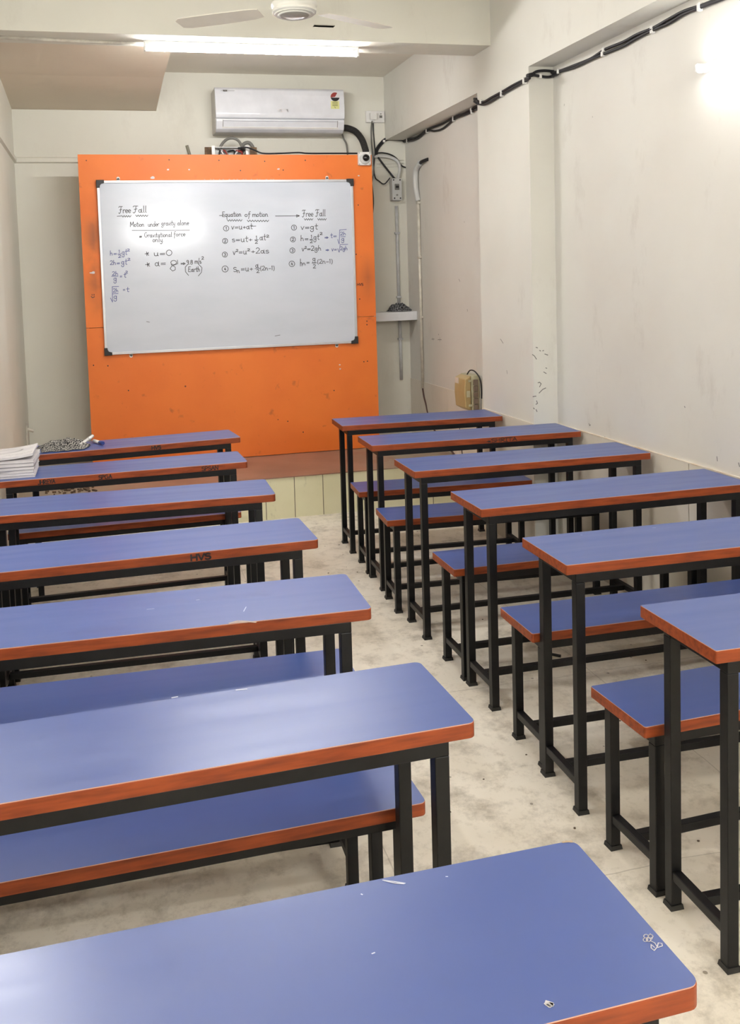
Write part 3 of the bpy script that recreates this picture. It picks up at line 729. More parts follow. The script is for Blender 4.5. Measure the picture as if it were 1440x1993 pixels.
# ---------------------------------------------------------------- air conditioner
ac = empty('air_conditioner', (1.43, YB, 2.766), 0, 'white split air conditioner mounted high above the orange board', 'air conditioner')
ax0, ax1 = .926, 1.947
b = MB()
prof = [(YB, 3.100), (7.20, 3.100), (7.165, 3.090), (7.155, 3.07), (7.150, 2.86), (7.165, 2.80), (7.185, 2.775), (7.215, 2.766), (YB, 2.770)]
b.prism(prof, ax1-ax0, 'X', ax0, .006); rel(ac, b, 'body', M_ACS)
b = MB()
prof = [(7.20, 3.108), (7.152, 3.102), (7.134, 3.085), (7.128, 3.05), (7.124, 2.96), (7.124, 2.90), (7.130, 2.874), (7.142, 2.868), (7.165, 2.868), (7.165, 3.09)]
b.prism(prof, ax1-ax0-.004, 'X', ax0+.002, .005); o = rel(ac, b, 'front_panel', M_ACW)
b = MB()
prof = [(7.150, 2.868), (7.134, 2.862), (7.136, 2.845), (7.16, 2.790), (7.19, 2.772), (7.21, 2.768), (7.22, 2.80), (7.17, 2.865)]
b.prism(prof, ax1-ax0-.01, 'X', ax0+.005, .003); rel(ac, b, 'lower_shell', M_ACW)
x0, x1 = .985, 1.885
b = MB(); b.prism([(7.1365, 2.856), (7.1345, 2.850), (7.153, 2.806), (7.158, 2.806)], x1-x0, 'X', x0); rel(ac, b, 'louver', M_ACG)
b = MB(); b.prism([(7.1525, 2.808), (7.1475, 2.804), (7.154, 2.794), (7.160, 2.798)], x1-x0+.02, 'X', x0-.01, .001); rel(ac, b, 'louver_flap', M_WHITEP)
b = MB()
for xx in (x0-.004, x1): b.prism([(7.1365, 2.858), (7.1325, 2.852), (7.151, 2.806), (7.156, 2.806)], .004, 'X', xx)
rel(ac, b, 'louver_side', M_GREY)
def onac(p): return at(p[0], p[1], Y=7.1232)
lb = empty('energy_label', (0, 0, 0)); lb.parent = ac; lb.matrix_parent_inverse = Matrix.Translation(-Vector(ac.location))
q = at(652, 188.5, Y=7.1235); rc = .036
def acp(mb, nm, m, par=ac):
    c = mb.build(nm, m, par); 
    if par is ac: c.matrix_parent_inverse = Matrix.Translation(-Vector(ac.location))
    return c
YA = 7.1235
b = MB(); b.prism([(q.x+rc*math.cos(a), q.z+rc*.95*math.sin(a)) for a in [rad(190+k*16) for k in range(11)]], -.0006, 'Y', YA+.0004); acp(b, 'label_fan', M_INKH, lb)
b = MB(); b.prism([(q.x, q.z)] + [(q.x+rc*math.cos(a), q.z+rc*.95*math.sin(a)) for a in [rad(60+k*13) for k in range(11)]], -.0006, 'Y', YA+.0002); acp(b, 'label_fan', M_RED, lb)
b = MB(); b.prism([(q.x, q.z)] + [(q.x+rc*math.cos(a), q.z+rc*.95*math.sin(a)) for a in [rad(-10+k*7) for k in range(11)]], -.0006, 'Y', YA+.0002); acp(b, 'label_fan', M_PAPER, lb)
b = MB(); b.lathe([(rc*1.06, YA), (rc*1.06, YA+.0008)], (q.x, 0, q.z+.002), 24, 'Y'); acp(b, 'label_disc', M_PAPER, lb)
a1, a2 = at(643.5, 195, Y=YA), at(660.5, 212, Y=YA)
b = MB(); b.box((a1.x, YA-.0002, a2.z), (a2.x, YA+.0006, a1.z-.006)); acp(b, 'label_sheet', M_YEL, lb)
b = MB(); ribbons(b, [[(647, 198.5+i*2.4), (657, 198.5+i*2.4)] for i in range(4)]+[[(651, 208), (653, 210)]], .004, lambda p: at(p[0], p[1], Y=YA-.0009), (0, -1, 0)); acp(b, 'label_print', mat('label_olive', (120, 116, 70), .6), lb)
lb.name = 'energy_label'
b = MB(); ribbons(b, lay_text('VOLTAS', 540, 562, 217.5, 5, .01), .0045, onac, (0, -1, 0)); acp(b, 'logo_lettering', M_PAPER)
b = MB(); ribbons(b, lay_text('VOLTAS', 433.5, 442, 177.6, 2.6, .01)+[[(430, 176.5), (431.5, 176.5)], [(444, 176.6), (456, 176.8)]], .0028, onac, (0, -1, 0)); acp(b, 'model_print', M_GREY)

# insulated pipe from the unit, thin drain hose
b = MB(); P = [at(655, 252, Y=7.30), at(672, 249, Y=7.30), at(690, 255, Y=7.28), at(702, 268, Y=7.2), at(709, 284, Y=7.1), at(713, 305, Y=7.05), at(714, 360, Y=7.05)]
b.tube(P, .026, 14); tag(b.build('insulated_pipe', M_FOAM), 'thick black foam insulated pipe curving down from the air conditioner', 'pipe')
b = MB(); b.tube([at(664, 255, Y=7.33), at(669, 270, Y=7.33), at(675, 285, Y=7.33), at(678, 330, Y=7.33)], .007, 10); tag(b.build('drain_hose', M_GREY), 'thin grey drain hose hanging beside the black insulated pipe', 'hose')

# ---------------------------------------------------------------- things behind the top of the board
t = empty('open_junction_box', (1.02, 7.2, 2.5), 0, 'open metal junction box with wires above the orange board', 'electrical box')
x0 = at(398, 290, Y=7.15).x; x1 = at(499, 290, Y=7.15).x; zt = at(440, 287, Y=7.15).z
b = MB(); b.box((x0, 7.13, zt-.16), (x1, 7.15, zt), .002); b.box((x0+.02, 7.15, zt-.14), (x1-.02, YB, zt-.05)); rel(t, b, 'back_board', M_RUST)
xa = at(415, 290, Y=7.12).x; xb = at(482, 290, Y=7.12).x
b = MB(); b.box((xa, 7.06, zt-.15), (xb, 7.129, zt-.14)); b.box((xa, 7.06, zt-.015), (xb, 7.129, zt-.008)); b.box((xa-.005, 7.06, zt-.15), (xa, 7.129, zt-.008)); b.box((xb, 7.06, zt-.15), (xb+.005, 7.129, zt-.008)); b.box((xa, 7.120, zt-.15), (xb, 7.129, zt-.01)); rel(t, b, 'metal_case', M_LGREY)
for x in (415, 481):
    xx = at(x, 290, Y=7.05).x; b = MB(); b.box((xx-.012, 7.048, zt-.15), (xx+.012, 7.056, zt-.002), .001); c = rel(t, b, 'bracket', M_WHITEP)
random.seed(5)
for i in range(9):
    xs = xa+.03+(xb-xa-.06)*i/8; b = MB()
    b.tube([(xs, 7.10, zt-.13), (xs+random.uniform(-.03, .03), 7.07, zt-.07+random.uniform(-.02, .02)), (xs+random.uniform(-.03, .03), 7.075, zt-.035), (xs+random.uniform(-.04, .04), 7.10, zt-.02-random.uniform(0, .03))], .006, 8)
    rel(t, b, 'wire', [M_BLACK, M_PAPER, M_RED, M_GREY][i % 4])
t2 = empty('grey_flexible_conduit', (1.0, 7.2, 2.6), 0, 'grey flexible conduit arching twice above the junction box', 'conduit')
b = MB(); b.tube([at(427, 291, Y=7.09), at(433, 279, Y=7.10), at(443, 270.5, Y=7.14), at(454, 269, Y=7.14), at(464, 274, Y=7.14), at(470, 284, Y=7.12), at(473, 292, Y=7.10)], .011, 12); rel(t2, b, 'hose', M_GREY)
b = MB(); b.tube([at(470, 288, Y=7.17), at(475, 280, Y=7.17), at(484, 278, Y=7.17), at(491, 285, Y=7.17), at(497, 299, Y=7.15), at(498, 310, Y=7.15)], .014, 12); rel(t2, b, 'hose', M_GREY)
b = MB(); b.tube([at(463, 288, Y=7.0), at(480, 287, Y=7.0), at(495, 292, Y=6.97), at(512, 298.5, Y=6.95), at(545, 298.5, Y=6.95), at(580, 297, Y=6.95), at(600, 298.5, Y=6.95), at(650, 298.5, Y=6.95), at(700, 298.5, Y=6.95)], .006, 8)
tag(b.build('black_cable', M_BLACK), 'black cable lying along the top edge of the orange board', 'cable')
b = MB(); b.tube([at(363.5, 283, Y=YB-.010), at(371, 308, Y=YB-.010)], .012, 6, False); tag(b.build('wooden_stick', mat('grey_stick', (150, 145, 128), .8)), 'short grey stick poking up behind the orange board', 'stick')

# ---------------------------------------------------------------- security camera on the board corner
t = empty('security_camera', (2.025, YO-.02, 2.53), 0, 'small white square camera with a round black lens at the board corner', 'camera')
q = Vector((2.022, 0, 2.528))
b = MB(); b.prism(rrect(q.x-.049, q.x+.049, q.z-.050, q.z+.050, (.008,)*4), -.028, 'Y', YO-.0005, .003); rel(t, b, 'housing', M_WHITEP)
b = MB(); b.lathe([(.041, -.0275), (.041, -.034), (.036, -.038), (.03, -.038)], (q.x+.002, YO, q.z-.002), 32, 'Y'); rel(t, b, 'lens_ring', M_LGREY)
b = MB(); b.lathe([(.026, -.037), (.026, -.046), (.022, -.054), (.012, -.059), (.002, -.060)], (q.x+.008, YO, q.z+.004), 28, 'Y'); rel(t, b, 'lens', mat('black_lens', (12, 12, 14), .15))
for sx in (-1, 1):
    for sz in (-1, 1):
        b = MB(); b.lathe([(.004, -.0275), (.003, -.030)], (q.x+sx*.041, YO, q.z+sz*.042), 10, 'Y'); rel(t, b, 'screw', M_GREY)

# ---------------------------------------------------------------- outlet with plug, isolator, shelf, conduits
t = empty('wall_outlet', (2.25, YB, 2.93), 0, 'white wall socket plate with a plug in it, right of the air conditioner', 'socket')
b = MB(); b.box((2.181, YB-.03, 2.882), (2.338, YB, 2.975), .004); rel(t, b, 'socket_plate', M_WHITEP)
b = MB(); b.prism(rrect(2.207, 2.262, 2.898, 2.958, (.012,)*4), -.035, 'Y', YB-.029, .006); rel(t, b, 'plug', M_WHITEP)
b = MB()
b.lathe([(.005, -.0335), (.005, -.029)], (2.305, YB, 2.950), 12, 'Y'); b.box((2.293, YB-.0335, 2.918), (2.316, YB-.029, 2.938)); rel(t, b, 'switch', M_GREY)

t = empty('isolator_switch', (2.41, YB-.03, 2.33), 0, 'grey isolator switch box on the wall with cables entering its top', 'switch box')
b = MB(); b.box((2.372, YB-.075, 2.245), (2.456, YB, 2.425), .005); rel(t, b, 'case', M_LGREY)
b = MB(); b.box((2.393, YB-.082, 2.33), (2.432, YB-.074, 2.378), .003); rel(t, b, 'window', M_GREY)
b = MB(); b.box((2.399, YB-.088, 2.345), (2.426, YB-.081, 2.362), .002); rel(t, b, 'lever', M_BLACK)
b = MB(); b.prism([(2.402, 2.288), (2.412, 2.296), (2.424, 2.288), (2.412, 2.280)], -.004, 'Y', YB-.074); rel(t, b, 'badge', M_GREY)
for xx, zz in ((2.44, 2.41), (2.39, 2.262), (2.44, 2.262), (2.385, 2.41)):
    b = MB(); b.lathe([(.006, -.079), (.006, -.074)], (xx, YB, zz), 10, 'Y'); rel(t, b, 'screw', M_INKH)

def simple(name, pts, r, m, label, cat, n=10, smooth=True):
    b = MB(); b.tube(pts, r, n, smooth); return tag(b.build(name, m), label, cat)
D = YB-.012
simple('plug_cord', [at(724, 236, Y=YB-.06), at(722.5, 250, Y=D), at(723, 275, Y=D), at(726, 310, Y=D), at(727, 335, Y=D), at(723, 356, Y=D)], .006, M_GREY, 'grey cord hanging from the plug down behind the orange board', 'cord')
simple('black_cable', [at(726, 240, Y=D), at(727, 262, Y=D), at(729, 285, Y=D), at(730, 297, Y=D-.02), at(727.5, 325, Y=D), at(730, 345, Y=D), at(737, 352, Y=D-.02), at(748, 358, Y=D-.02), at(759, 346, Y=D-.04)], .005, M_BLACK, 'thin black cord looping from under the socket to the isolator switch', 'cord')
simple('black_cable', [at(731, 299, Y=D), at(740, 312, Y=D-.02), at(752, 328, Y=D-.03), at(764, 343, Y=D-.05), at(770, 349, Y=D-.04)], .008, M_BLACK, 'thick black cable running diagonally down into the isolator switch', 'cable')
simple('black_cable', [at(731, 298, Y=D), at(745, 297.5, Y=D), at(760, 301, Y=D), at(772, 309, Y=D), at(781, 322, Y=D-.01), at(789, 326, Y=D)], .006, M_BLACK, 'black cable bending over to the hole in the wall corner', 'cable')
simple('white_conduit', [at(728, 305, Y=D-.01), at(745, 304, Y=D-.01), at(762, 307, Y=D-.02), at(774, 315, Y=D-.03), at(778, 328, Y=D-.03), at(775, 345, Y=D-.03), at(774, 352, Y=D-.03)], .013, M_LGREY, 'pale flexible conduit arching into the top of the isolator switch', 'conduit', 12)
simple('black_cable', [at(720, 340, Y=7.0), at(724.5, 370, Y=7.0), at(726, 395, Y=7.0), at(724, 420, Y=7.0)], .007, M_BLACK, 'black cord hanging along the right edge of the orange board', 'cord')
b = MB()
for i in range(3): b.tube([at(733, 313+i*6, Y=YB-.004), at(786, 312+i*6, Y=YB-.004)], .003, 6, False)
b.build('trim_6', M_WALL)['kind'] = 'structure'

t = empty('wall_shelf', (2.3, YB, 1.3), 0, 'small white slab shelf in the corner right of the orange board', 'shelf')
b = MB(); b.box((2.1, 7.157, 1.262), (XF, YB, 1.333), .003); rel(t, b, 'slab', M_CONC)

def conduit(name, x, y, z0, z1, r, m, label, clips, axis='Y'):
    t = empty(name, (x, y, z0), 0, label, 'conduit')
    b = MB(); b.tube([(0, 0, 0), (0, 0, z1-z0)], r, 14, False); b.build('pipe', m, t)
    for z in clips:
        b = MB()
        if axis == 'Y': b.box((-r-.008, -r-.002, z-z0-.008), (r+.008, r, z-z0+.008), .002)
        else: b.box((-r-.002, -r-.008, z-z0-.008), (r, r+.008, z-z0+.008), .002)
        b.build('clip', m, t)
    return t
M_COND = mat('dirty_white_conduit', (206, 206, 205), .5, rgb2=(188, 188, 187), scale=20)
conduit('vertical_conduit', 2.424, YB-.014, 1.337, 2.203, .013, M_COND, 'pale grey vertical conduit on the wall above the small shelf', (1.98, 1.45))
conduit('vertical_conduit', 2.428, YB-.014, .757, 1.258, .013, M_COND, 'pale grey vertical conduit on the wall below the small shelf', (1.10,))
t = conduit('wall_pipe', XF-.014, 7.03, .715, 2.22, .0125, M_PIPE, 'long cream pipe running down the right wall by the corner', (2.2, 1.77, 1.29), 'X')
b = MB(); b.tube([Vector((0, 0, 1.50)), Vector((-.012, .012, 1.60)), Vector((-.012, .02, 1.68)), Vector((-.01, .0, 1.75)), Vector((-.004, -.08, 1.79))], .022, 12); b.build('wrapped_sleeve', M_LGREY, t)
b = MB(); b.tube([Vector((-.002, -.08, 1.79)), Vector((-.012, -.14, 1.792)), Vector((.01, -.22, 1.80))], .013, 10); b.build('cable_end', M_BLACK, t)
M_BRW = mat('brown_wire', (86, 58, 48), .6)
simple('brown_wire', [at(822.5, 756, X=XF-.012), at(825, 772, X=XF-.012), at(829, 787, X=XF-.01), at(833, 805, X=XF-.008), at(841, 826, X=XF-.008), at(846, 838, X=XF-.01), at(868, 864, X=XF-.012), at(880, 880, X=XF-.014), at(900, 905, X=XF-.014)], .007, M_BRW, 'brown twisted wire hanging down from the end of the cream pipe', 'wire')

# beige breaker box
t = empty('breaker_box', (XF, 6.0, .69), 0, 'beige plastic breaker box on the right wall above the far desk', 'electrical box')
yA, yB_ = 5.90, 6.10
b = MB(); b.box((XF-.062, yA, .672), (XF-.001, yB_, .925), .006); rel(t, b, 'back_case', M_TAN2)
b = MB(); b.prism([(XF-.064, .676), (XF-.105, .70), (XF-.112, .80), (XF-.107, .90), (XF-.064, .921)], yB_-yA-.01, 'Y', yA+.005, .006); rel(t, b, 'door', M_TAN)
b = MB(); b.box((XF-.106, yB_-.08, .86), (XF-.1125, yB_-.02, .90)); rel(t, b, 'paper_sticker', mat('sticker', (215, 200, 185), .6))
b = MB()
for z in (.71, .88): b.box((XF-.085, yA-.006, z), (XF-.062, yA+.002, z+.014), .001)
rel(t, b, 'hinge', M_TAN2)
b = MB(); b.box((XF-.10, yA-.010, .775), (XF-.075, yA+.002, .82), .003); rel(t, b, 'latch', M_TAN2)
for i in range(5):
    b = MB(); b.box((XF-.050, yA-.012, .685+i*.043), (XF-.018, yA+.001, .723+i*.043), .002); rel(t, b, 'terminal_block', M_BROWNB)
simple('black_wire', [(XF-.06, 5.98, .925), (XF-.05, 5.95, .955), (XF-.035, 5.90, .95), (XF-.012, 5.87, .90), (XF-.006, 5.862, .82), (XF-.006, 5.87, .70), (XF-.01, 5.865, .45)], .0045, M_BLACK, 'thin black wire arching out of the top of the beige breaker box', 'wire')
simple('black_wire', [at(894, 803, X=XF-.008), at(894, 826, X=XF-.008), at(897, 860, X=XF-.01), at(900, 890, X=XF-.012)], .003, M_BLACK, 'thin black wire hanging below the left side of the breaker box', 'wire')

# stub with a rod on the left wall
t = empty('wall_bracket', (XL, 7.2, .8), 0, 'white stub bracket low on the left wall beside the corner', 'bracket')
q0 = at(41, 848, X=XL+.01); 
b = MB(); b.box((XL, YB-.3, .46), (XL+.012, YB-.17, .63), .002); rel(t, b, 'plate', M_PIPE)
b = MB(); b.tube([at(44, 838, Y=7.1), at(55, 836, Y=7.1), at(66, 839, Y=7.1)], .013, 12); rel(t, b, 'rod', M_PIPE)

# ---------------------------------------------------------------- the twin black cables along the right wall
def surf(x, y, off=.011):
    if x >= 1080: return at(x, y, X=XN-off)
    if x > 1033: return at(x, y, Y=YP0-off)
    if x >= 929: return at(x, y, X=XP-off)
    if x >= 789: return at(x, y, X=XF-off)
    return at(x, y, Y=YB-off)
upper = [(1442, -22), (1396, -2), (1364, 11), (1330, 22), (1300, 38), (1272, 54), (1240, 67), (1212, 82), (1178, 96), (1150, 114), (1118, 127), (1092, 137), (1084, 140)]
upper2 = [(1078, 139), (1060, 137.5), (1045, 139), (1036, 144)]
upper3 = [(1031, 148), (1022, 154), (1000, 165), (978, 178), (956, 190), (942, 198), (931, 198)]
upper4 = [(925, 208), (918, 213), (900, 222), (884, 228), (858, 242), (832, 252), (812, 266), (794, 271)]
upper5 = [(786, 270), (768, 268.5), (750, 270), (738, 281), (732, 291), (730.5, 300)]
lower = [(1442, -16), (1396, 2), (1364, 14), (1330, 28), (1300, 46), (1272, 58), (1240, 74), (1212, 90), (1178, 104), (1150, 116), (1118, 131), (1092, 139), (1085, 144)]
lower2 = [(1078, 148), (1066, 150), (1052, 148.5), (1038, 146)]
lower3 = [(1031, 152), (1022, 158), (1000, 170), (978, 183), (956, 197), (942, 203), (931, 202)]
lower4 = [(925, 213), (918, 218), (900, 225), (884, 232), (862, 250), (846, 255), (832, 255), (812, 270), (794, 275)]
lower5 = [(786, 273), (768, 272), (752, 273), (741, 283), (735, 292), (733, 300)]
def cable(paths, label):
    t = empty('black_cable', (XP, 5.0, 2.6), 0, label, 'cable')
    for i, p in enumerate(paths):
        P = [surf(*q) for q in p]
        b = MB(); b.tube(P, .0075, 8); rel(t, b, 'cable_length', M_BLACK)
    # the turns round the pillar and wall corners
    for a, c in zip(paths, paths[1:]):
        A, Cc = surf(*a[-1]), surf(*c[0]); b = MB()
        if a is paths[0]: mid = [Vector((XN-.012, YP0-.012, (A.z+Cc.z)/2))]
        elif a is paths[1]: mid = [Vector((XP-.014, YP0-.014, (A.z+Cc.z)/2))]
        elif a is paths[2]: mid = [Vector((XP-.014, YP1+.016, (A.z+Cc.z)/2)), Vector((XF-.02, YP1+.02, (A.z+Cc.z)/2))]
        else: mid = [Vector((XF-.014, YB-.014, (A.z+Cc.z)/2))]
        b.tube([A]+mid+[Cc], .0085, 8, len(mid) < 2); rel(t, b, 'cable_length', M_BLACK)
    return t
cu = cable([upper, upper2, upper3, upper4, upper5], 'upper of two black cables clipped along the right wall below the beam')
cl = cable([lower, lower2, lower3, lower4, lower5], 'lower of two black cables clipped along the right wall below the beam')
M_CLIP = mat('white_cable_clip', (235, 233, 228), .4)
for (c, pts) in ((cu, [(1362, 11), (1270, 55), (1176, 97), (1088, 139), (1021, 155), (977, 179), (937, 198), (918, 213), (883, 229), (831, 252), (793, 270.5)]), (cl, [(1362, 16), (1270, 60), (1174, 105), (1051, 149), (1021, 159), (977, 184), (919, 218), (883, 233), (831, 255.5), (793, 275)])):
    for q in pts:
        p = surf(*q); b = MB()
        nX = not (1033 < q[0] < 1080)
        if nX: b.box((p.x-.011, p.y-.009, p.z-.012), (p.x+.010, p.y+.009, p.z+.012), .003)
        else: b.box((p.x-.007, p.y-.011, p.z-.012), (p.x+.007, p.y+.010, p.z+.012), .003)
        rel(c, b, 'clip', M_CLIP)
# clip on the front wall by the corner
p = at(747, 275, Y=YB-.012); b = MB(); b.box((p.x-.01, p.y-.01, p.z-.01), (p.x+.01, p.y+.01, p.z+.01), .003); rel(cl, b, 'clip', M_CLIP)

# ---------------------------------------------------------------- ceiling fan, at rest
fc = Vector((.945, 4.3, 0))
t = empty('ceiling_fan', (fc.x, fc.y, 2.80), 0, 'white ceiling fan with ringed hub and three pale blades', 'fan')
b = MB(); b.lathe([(.003, 2.842), (.055, 2.842), (.090, 2.848), (.103, 2.858), (.103, 2.868), (.098, 2.872), (.104, 2.878), (.108, 2.886), (.108, 2.894), (.100, 2.902), (.070, 2.915), (.03, 2.922), (.003, 2.922)], fc, 48); rel(t, b, 'motor_housing', M_FANW)
b = MB()
for r, z in ((.098, 2.8545), (.087, 2.846), (.072, 2.8405)):
    b.lathe([(r-.004, z), (r+.004, z-.002), (r+.005, z+.004), (r-.004, z+.005)], fc, 48)
rel(t, b, 'rim_ring', M_FANW)
b = MB(); b.lathe([(.002, 2.8375), (.066, 2.8385), (.068, 2.843), (.002, 2.843)], fc, 40); rel(t, b, 'bottom_disc', M_FANG)
b = MB(); b.lathe([(.012, 2.92), (.012, 3.20)], fc, 16); rel(t, b, 'downrod', M_FANW)
b = MB(); b.lathe([(.02, 2.925), (.05, 2.94), (.05, 2.945), (.02, 2.96)], fc, 24); rel(t, b, 'lower_canopy', M_FANW)
b = MB(); b.lathe([(.02, 3.16), (.06, 3.20), (.062, ZC), (.01, ZC)], fc, 24); rel(t, b, 'ceiling_canopy', M_FANW)
for k in range(3):
    a = rad(27+120*k); b = MB()
    pts = [(.17, -.045), (.22, -.058), (.40, -.064), (.56, -.060), (.60, -.045), (.605, .03), (.58, .055), (.40, .056), (.22, .05), (.17, .04)]
    b.prism(pts, .004, 'Z', 0, .001)
    bl = b.build('blade', M_BLADE, t)
    bl.matrix_local = Matrix.Translation((0, 0, 2.873-2.80)) @ Matrix.Rotation(a, 4, 'Z') @ Matrix.Rotation(rad(9), 4, 'X')
    b = MB(); b.box((.09, -.016, -.0035), (.19, .016, -.0005), .001); br = b.build('blade_bracket', M_BLADE, t)
    br.matrix_local = bl.matrix_local.copy()

# ---------------------------------------------------------------- things lying on the desks
def cloth(name, cx, cy, z, sx, sy, hgt, rz, seed, m, label, cat, nx=44, ny=34, uvs=1.):
    random.seed(seed)
    bm = bmesh.new(); uvl = bm.loops.layers.uv.new('UVMap'); V = []
    for j in range(ny+1):
        for i in range(nx+1):
            u, v = i/nx-.5, j/ny-.5
            edge = (1+.18*noise.noise(Vector((u*3+seed, v*3, 2))))
            x = u*sx*edge*(1-.25*abs(v)); y = v*sy*edge*(1-.3*abs(u))
            n1 = noise.noise(Vector((u*5+seed, v*6, seed))); n2 = noise.noise(Vector((u*14, v*17+seed, 3)))
            fold = abs(math.sin((u*7+v*4+n1*2.2)*2.1))
            fall = max(0, 1-(2*abs(u))**3)*max(0, 1-(2*abs(v))**3)
            h = hgt*fall*(.35+.45*fold+.4*n1)+.004*n2
            x += .012*n2+.02*n1; y += .016*noise.noise(Vector((u*9, v*9+4, seed)))
            V.append(bm.verts.new((x, y, .0035+max(0, h))))
    for j in range(ny):
        for i in range(nx):
            f = bm.faces.new([V[j*(nx+1)+i], V[j*(nx+1)+i+1], V[(j+1)*(nx+1)+i+1], V[(j+1)*(nx+1)+i]]); f.smooth = True
            for l, (a, c) in zip(f.loops, ((i, j), (i+1, j), (i+1, j+1), (i, j+1))):
                l[uvl].uv = (a/nx*uvs, c/ny*uvs*sy/sx)
    me = bpy.data.meshes.new(name); bm.to_mesh(me); bm.free(); me.materials.append(m)
    o = bpy.data.objects.new(name, me); COL.objects.link(o); o.location = (cx, cy, z); o.rotation_euler = (0, 0, rz)
    md = o.modifiers.new('thickness', 'SOLIDIFY'); md.thickness = .002; md.offset = 1
    return tag(o, label, cat)
cloth('duster_cloth', -.225, 5.085, HT, .25, .24, .045, .15, 4, M_PLAID, 'crumpled black and white plaid cloth on the far left desk', 'cloth', uvs=1.6)
cloth('duster_cloth', 2.385, 7.245, 1.3335, .20, .13, .075, 0, 9, M_PLAID2, 'bunched dark checked cloth lying on the small corner shelf', 'cloth', uvs=1.2)

def marker(p, q, label, cap_at_end, capm):
    P, Q = Vector(p), Vector(q); t = empty('board_marker', P, 0, label, 'marker')
    d = (Q-P); L = d.length; d.normalize()
    c0, c1 = (.0, .64)
    b = MB(); b.tube([Vector((0, 0, 0)), d*L*c1], .0085, 16, False); b.build('barrel', M_WHITEP, t)
    b = MB(); b.tube([d*L*c1, d*L], .0092, 16, False); b.build('cap', capm, t)
    b = MB(); b.tube([d*-.004, d*.002], .0070, 12, False); b.build('end_plug', capm, t)
M_BCAPB = mat('blue_marker_cap', (42, 62, 130), .35)
marker((-.138, 5.060, .771), (-.070, 5.170, .800), 'white marker leaning against the plaid cloth', True, M_WHITEP)
marker((-.066, 5.190, .771), (-.016, 5.075, .771), 'white marker with a blue cap lying on the far left desk', True, M_BCAPB)

# pile of booklets on the second left desk
random.seed(11)
z = HT+.0005
names_ = [('booklet', 'white booklet at the very bottom of the pile on the desk', M_PAPER, .010), ('booklet', 'white booklet second from the bottom of the pile', M_PAPER, .012), ('booklet', 'white booklet in the middle of the pile under the grey ones', M_PAPER, .012),
          ('booklet', 'grey covered booklet lying on the white ones in the pile', M_COVER, .014), ('booklet', 'second grey covered booklet from the top of the pile', M_COVER, .016), ('booklet', 'thick white booklet just under the topmost printed one', M_PAPER, .014)]
def booklet(z, th, m, rz, dx, dy, label):
    t = empty('booklet', (-.424+dx, 4.475+dy, z), rz, label, 'booklet', 'booklets piled on the second left desk')
    wx, wy = .103, .135
    b = MB(); b.box((-wx+.002, -wy+.002, .001), (wx-.002, wy-.002, th-.001)); b.build('pages', M_PAPER, t)
    b = MB(); b.box((-wx, -wy, 0), (wx, wy, .0009)); b.box((-wx, -wy, th-.001), (wx, wy, th)); b.box((-wx, -wy, 0), (-wx+.001, wy, th)); b.build('cover', m, t)
    return t
for nm, lbl, m, th in names_:
    booklet(z, th, m, random.uniform(-.05, .05), random.uniform(-.004, .006), random.uniform(-.006, .004), lbl); z += th+.0006
t = empty('booklet', (-.424, 4.475, z), -.02, 'topmost printed booklet of the pile, with a ring diagram on it', 'booklet', 'booklets piled on the second left desk')
bm = MB()
n = 16; top = []
for sgn in (0, 1):
    row = []
    for j in (0, 1):
        row.append([bm.bm.verts.new((-.103+.206*i/n, -.135+.27*j, .0015+(.010+.018*(i/n)**2.2 if sgn else .0005+.016*(i/n)**2.6))) for i in range(n+1)])
    top.append(row)
for i in range(n):
    bm.face([top[1][0][i], top[1][0][i+1], top[1][1][i+1], top[1][1][i]]); bm.face([top[0][0][i+1], top[0][0][i], top[0][1][i], top[0][1][i+1]])
    bm.face([top[0][0][i], top[0][0][i+1], top[1][0][i+1], top[1][0][i]]); bm.face([top[0][1][i+1], top[0][1][i], top[1][1][i], top[1][1][i+1]])
bm.face([top[0][0][0], top[1][0][0], top[1][1][0], top[0][1][0]]); bm.face([top[0][0][n], top[0][1][n], top[1][1][n], top[1][0][n]])
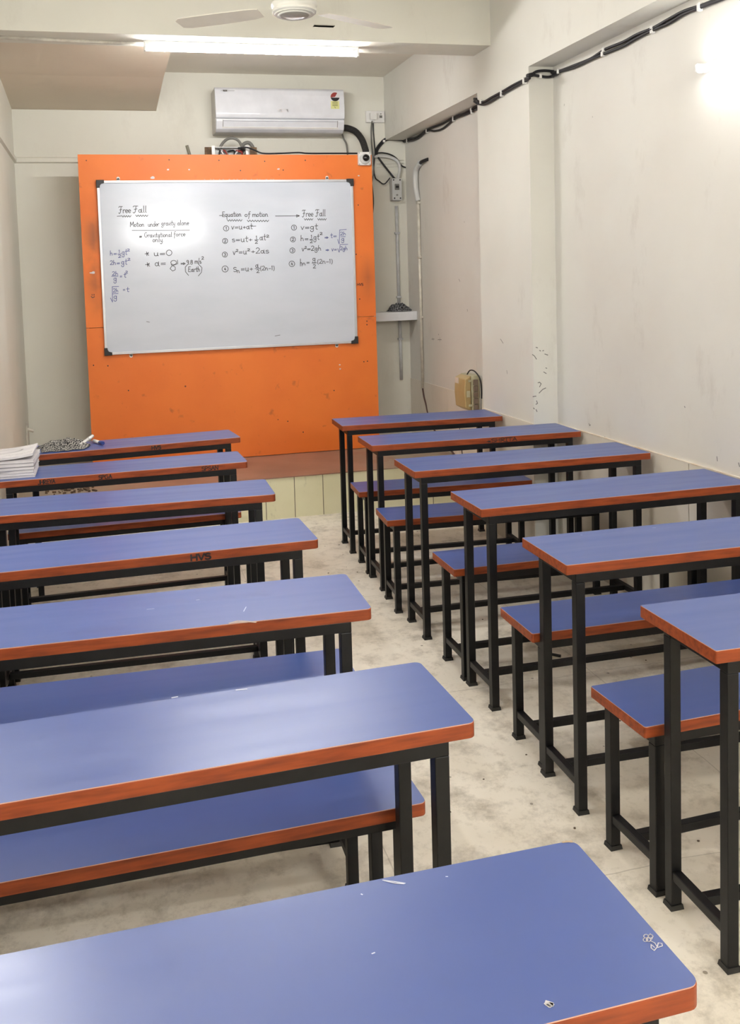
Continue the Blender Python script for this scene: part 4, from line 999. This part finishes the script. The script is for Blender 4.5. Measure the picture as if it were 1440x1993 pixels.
bm.build('pages', M_PAPER, t)
def ontop(p): return Vector((p[0], p[1], .0023+.010+.018*max(0, (p[0]+.103)/.206)**2.2))
rng = random.Random(2)
lines = [[(-.03+.075*math.cos(a), .03+.05*math.sin(a)) for a in [k*.35 for k in range(19)]], [(-.03+.07*math.cos(a), .03+.042*math.sin(a)) for a in [k*.35 for k in range(19)]]]
for k in range(3):
    x = -.02+k*.01
    while x < .09: 
        w_ = rng.uniform(.006, .018); lines.append([(x, -.07-.016*k), (min(x+w_, .095), -.07-.016*k)]); x += w_+.005
x = -.09
while x < .09:
    w_ = rng.uniform(.006, .018); lines.append([(x, .115), (min(x+w_, .095), .115)]); x += w_+.005
b = MB(); ribbons(b, lines, .0022, ontop, (0, 0, 1)); b.build('printed_marks', M_GREY, t)

# black stick on the floor and small rubble on the platform edge
b = MB(); p, q = at(1072, 1273, Z=.006), at(1091, 1277, Z=.006); b.tube([p, q], .006, 10, False); tag(b.build('black_pen', M_BLACK), 'small black pen dropped on the floor under the right desks', 'pen')
b = MB(); random.seed(8)
for i in range(46):
    x = random.uniform(-.42, -.08); y = 6.13+random.random()**1.6*.16; r = random.uniform(.004, .013)
    if x < -.35: y += .05
    b.prism([(x+r*math.cos(a)*random.uniform(.7, 1.2), y+r*math.sin(a)*random.uniform(.7, 1.2)) for a in [k*1.05 for k in range(6)]], r*.9, 'Z', .286)
tag(b.build('rubble', mat('brown_rubble', (120, 98, 78), .9, rgb2=(70, 55, 45), scale=60)), 'scattered crumbs of rubble at the left end of the platform', 'rubble', kind='stuff')
b = MB(); random.seed(18)
for i in range(60):
    x = random.uniform(.75, 2.3); y = random.uniform(1.2, 5.6); r = random.uniform(.0015, .004)
    b.prism([(x+r*math.cos(a)*random.uniform(.6, 1.8), y+r*math.sin(a)) for a in [k*1.05 for k in range(6)]], r*.6, 'Z', 0.)
tag(b.build('floor_litter', mat('litter', (96, 80, 62), .9)), 'tiny specks of litter scattered over the floor of the aisle', 'litter', kind='stuff')
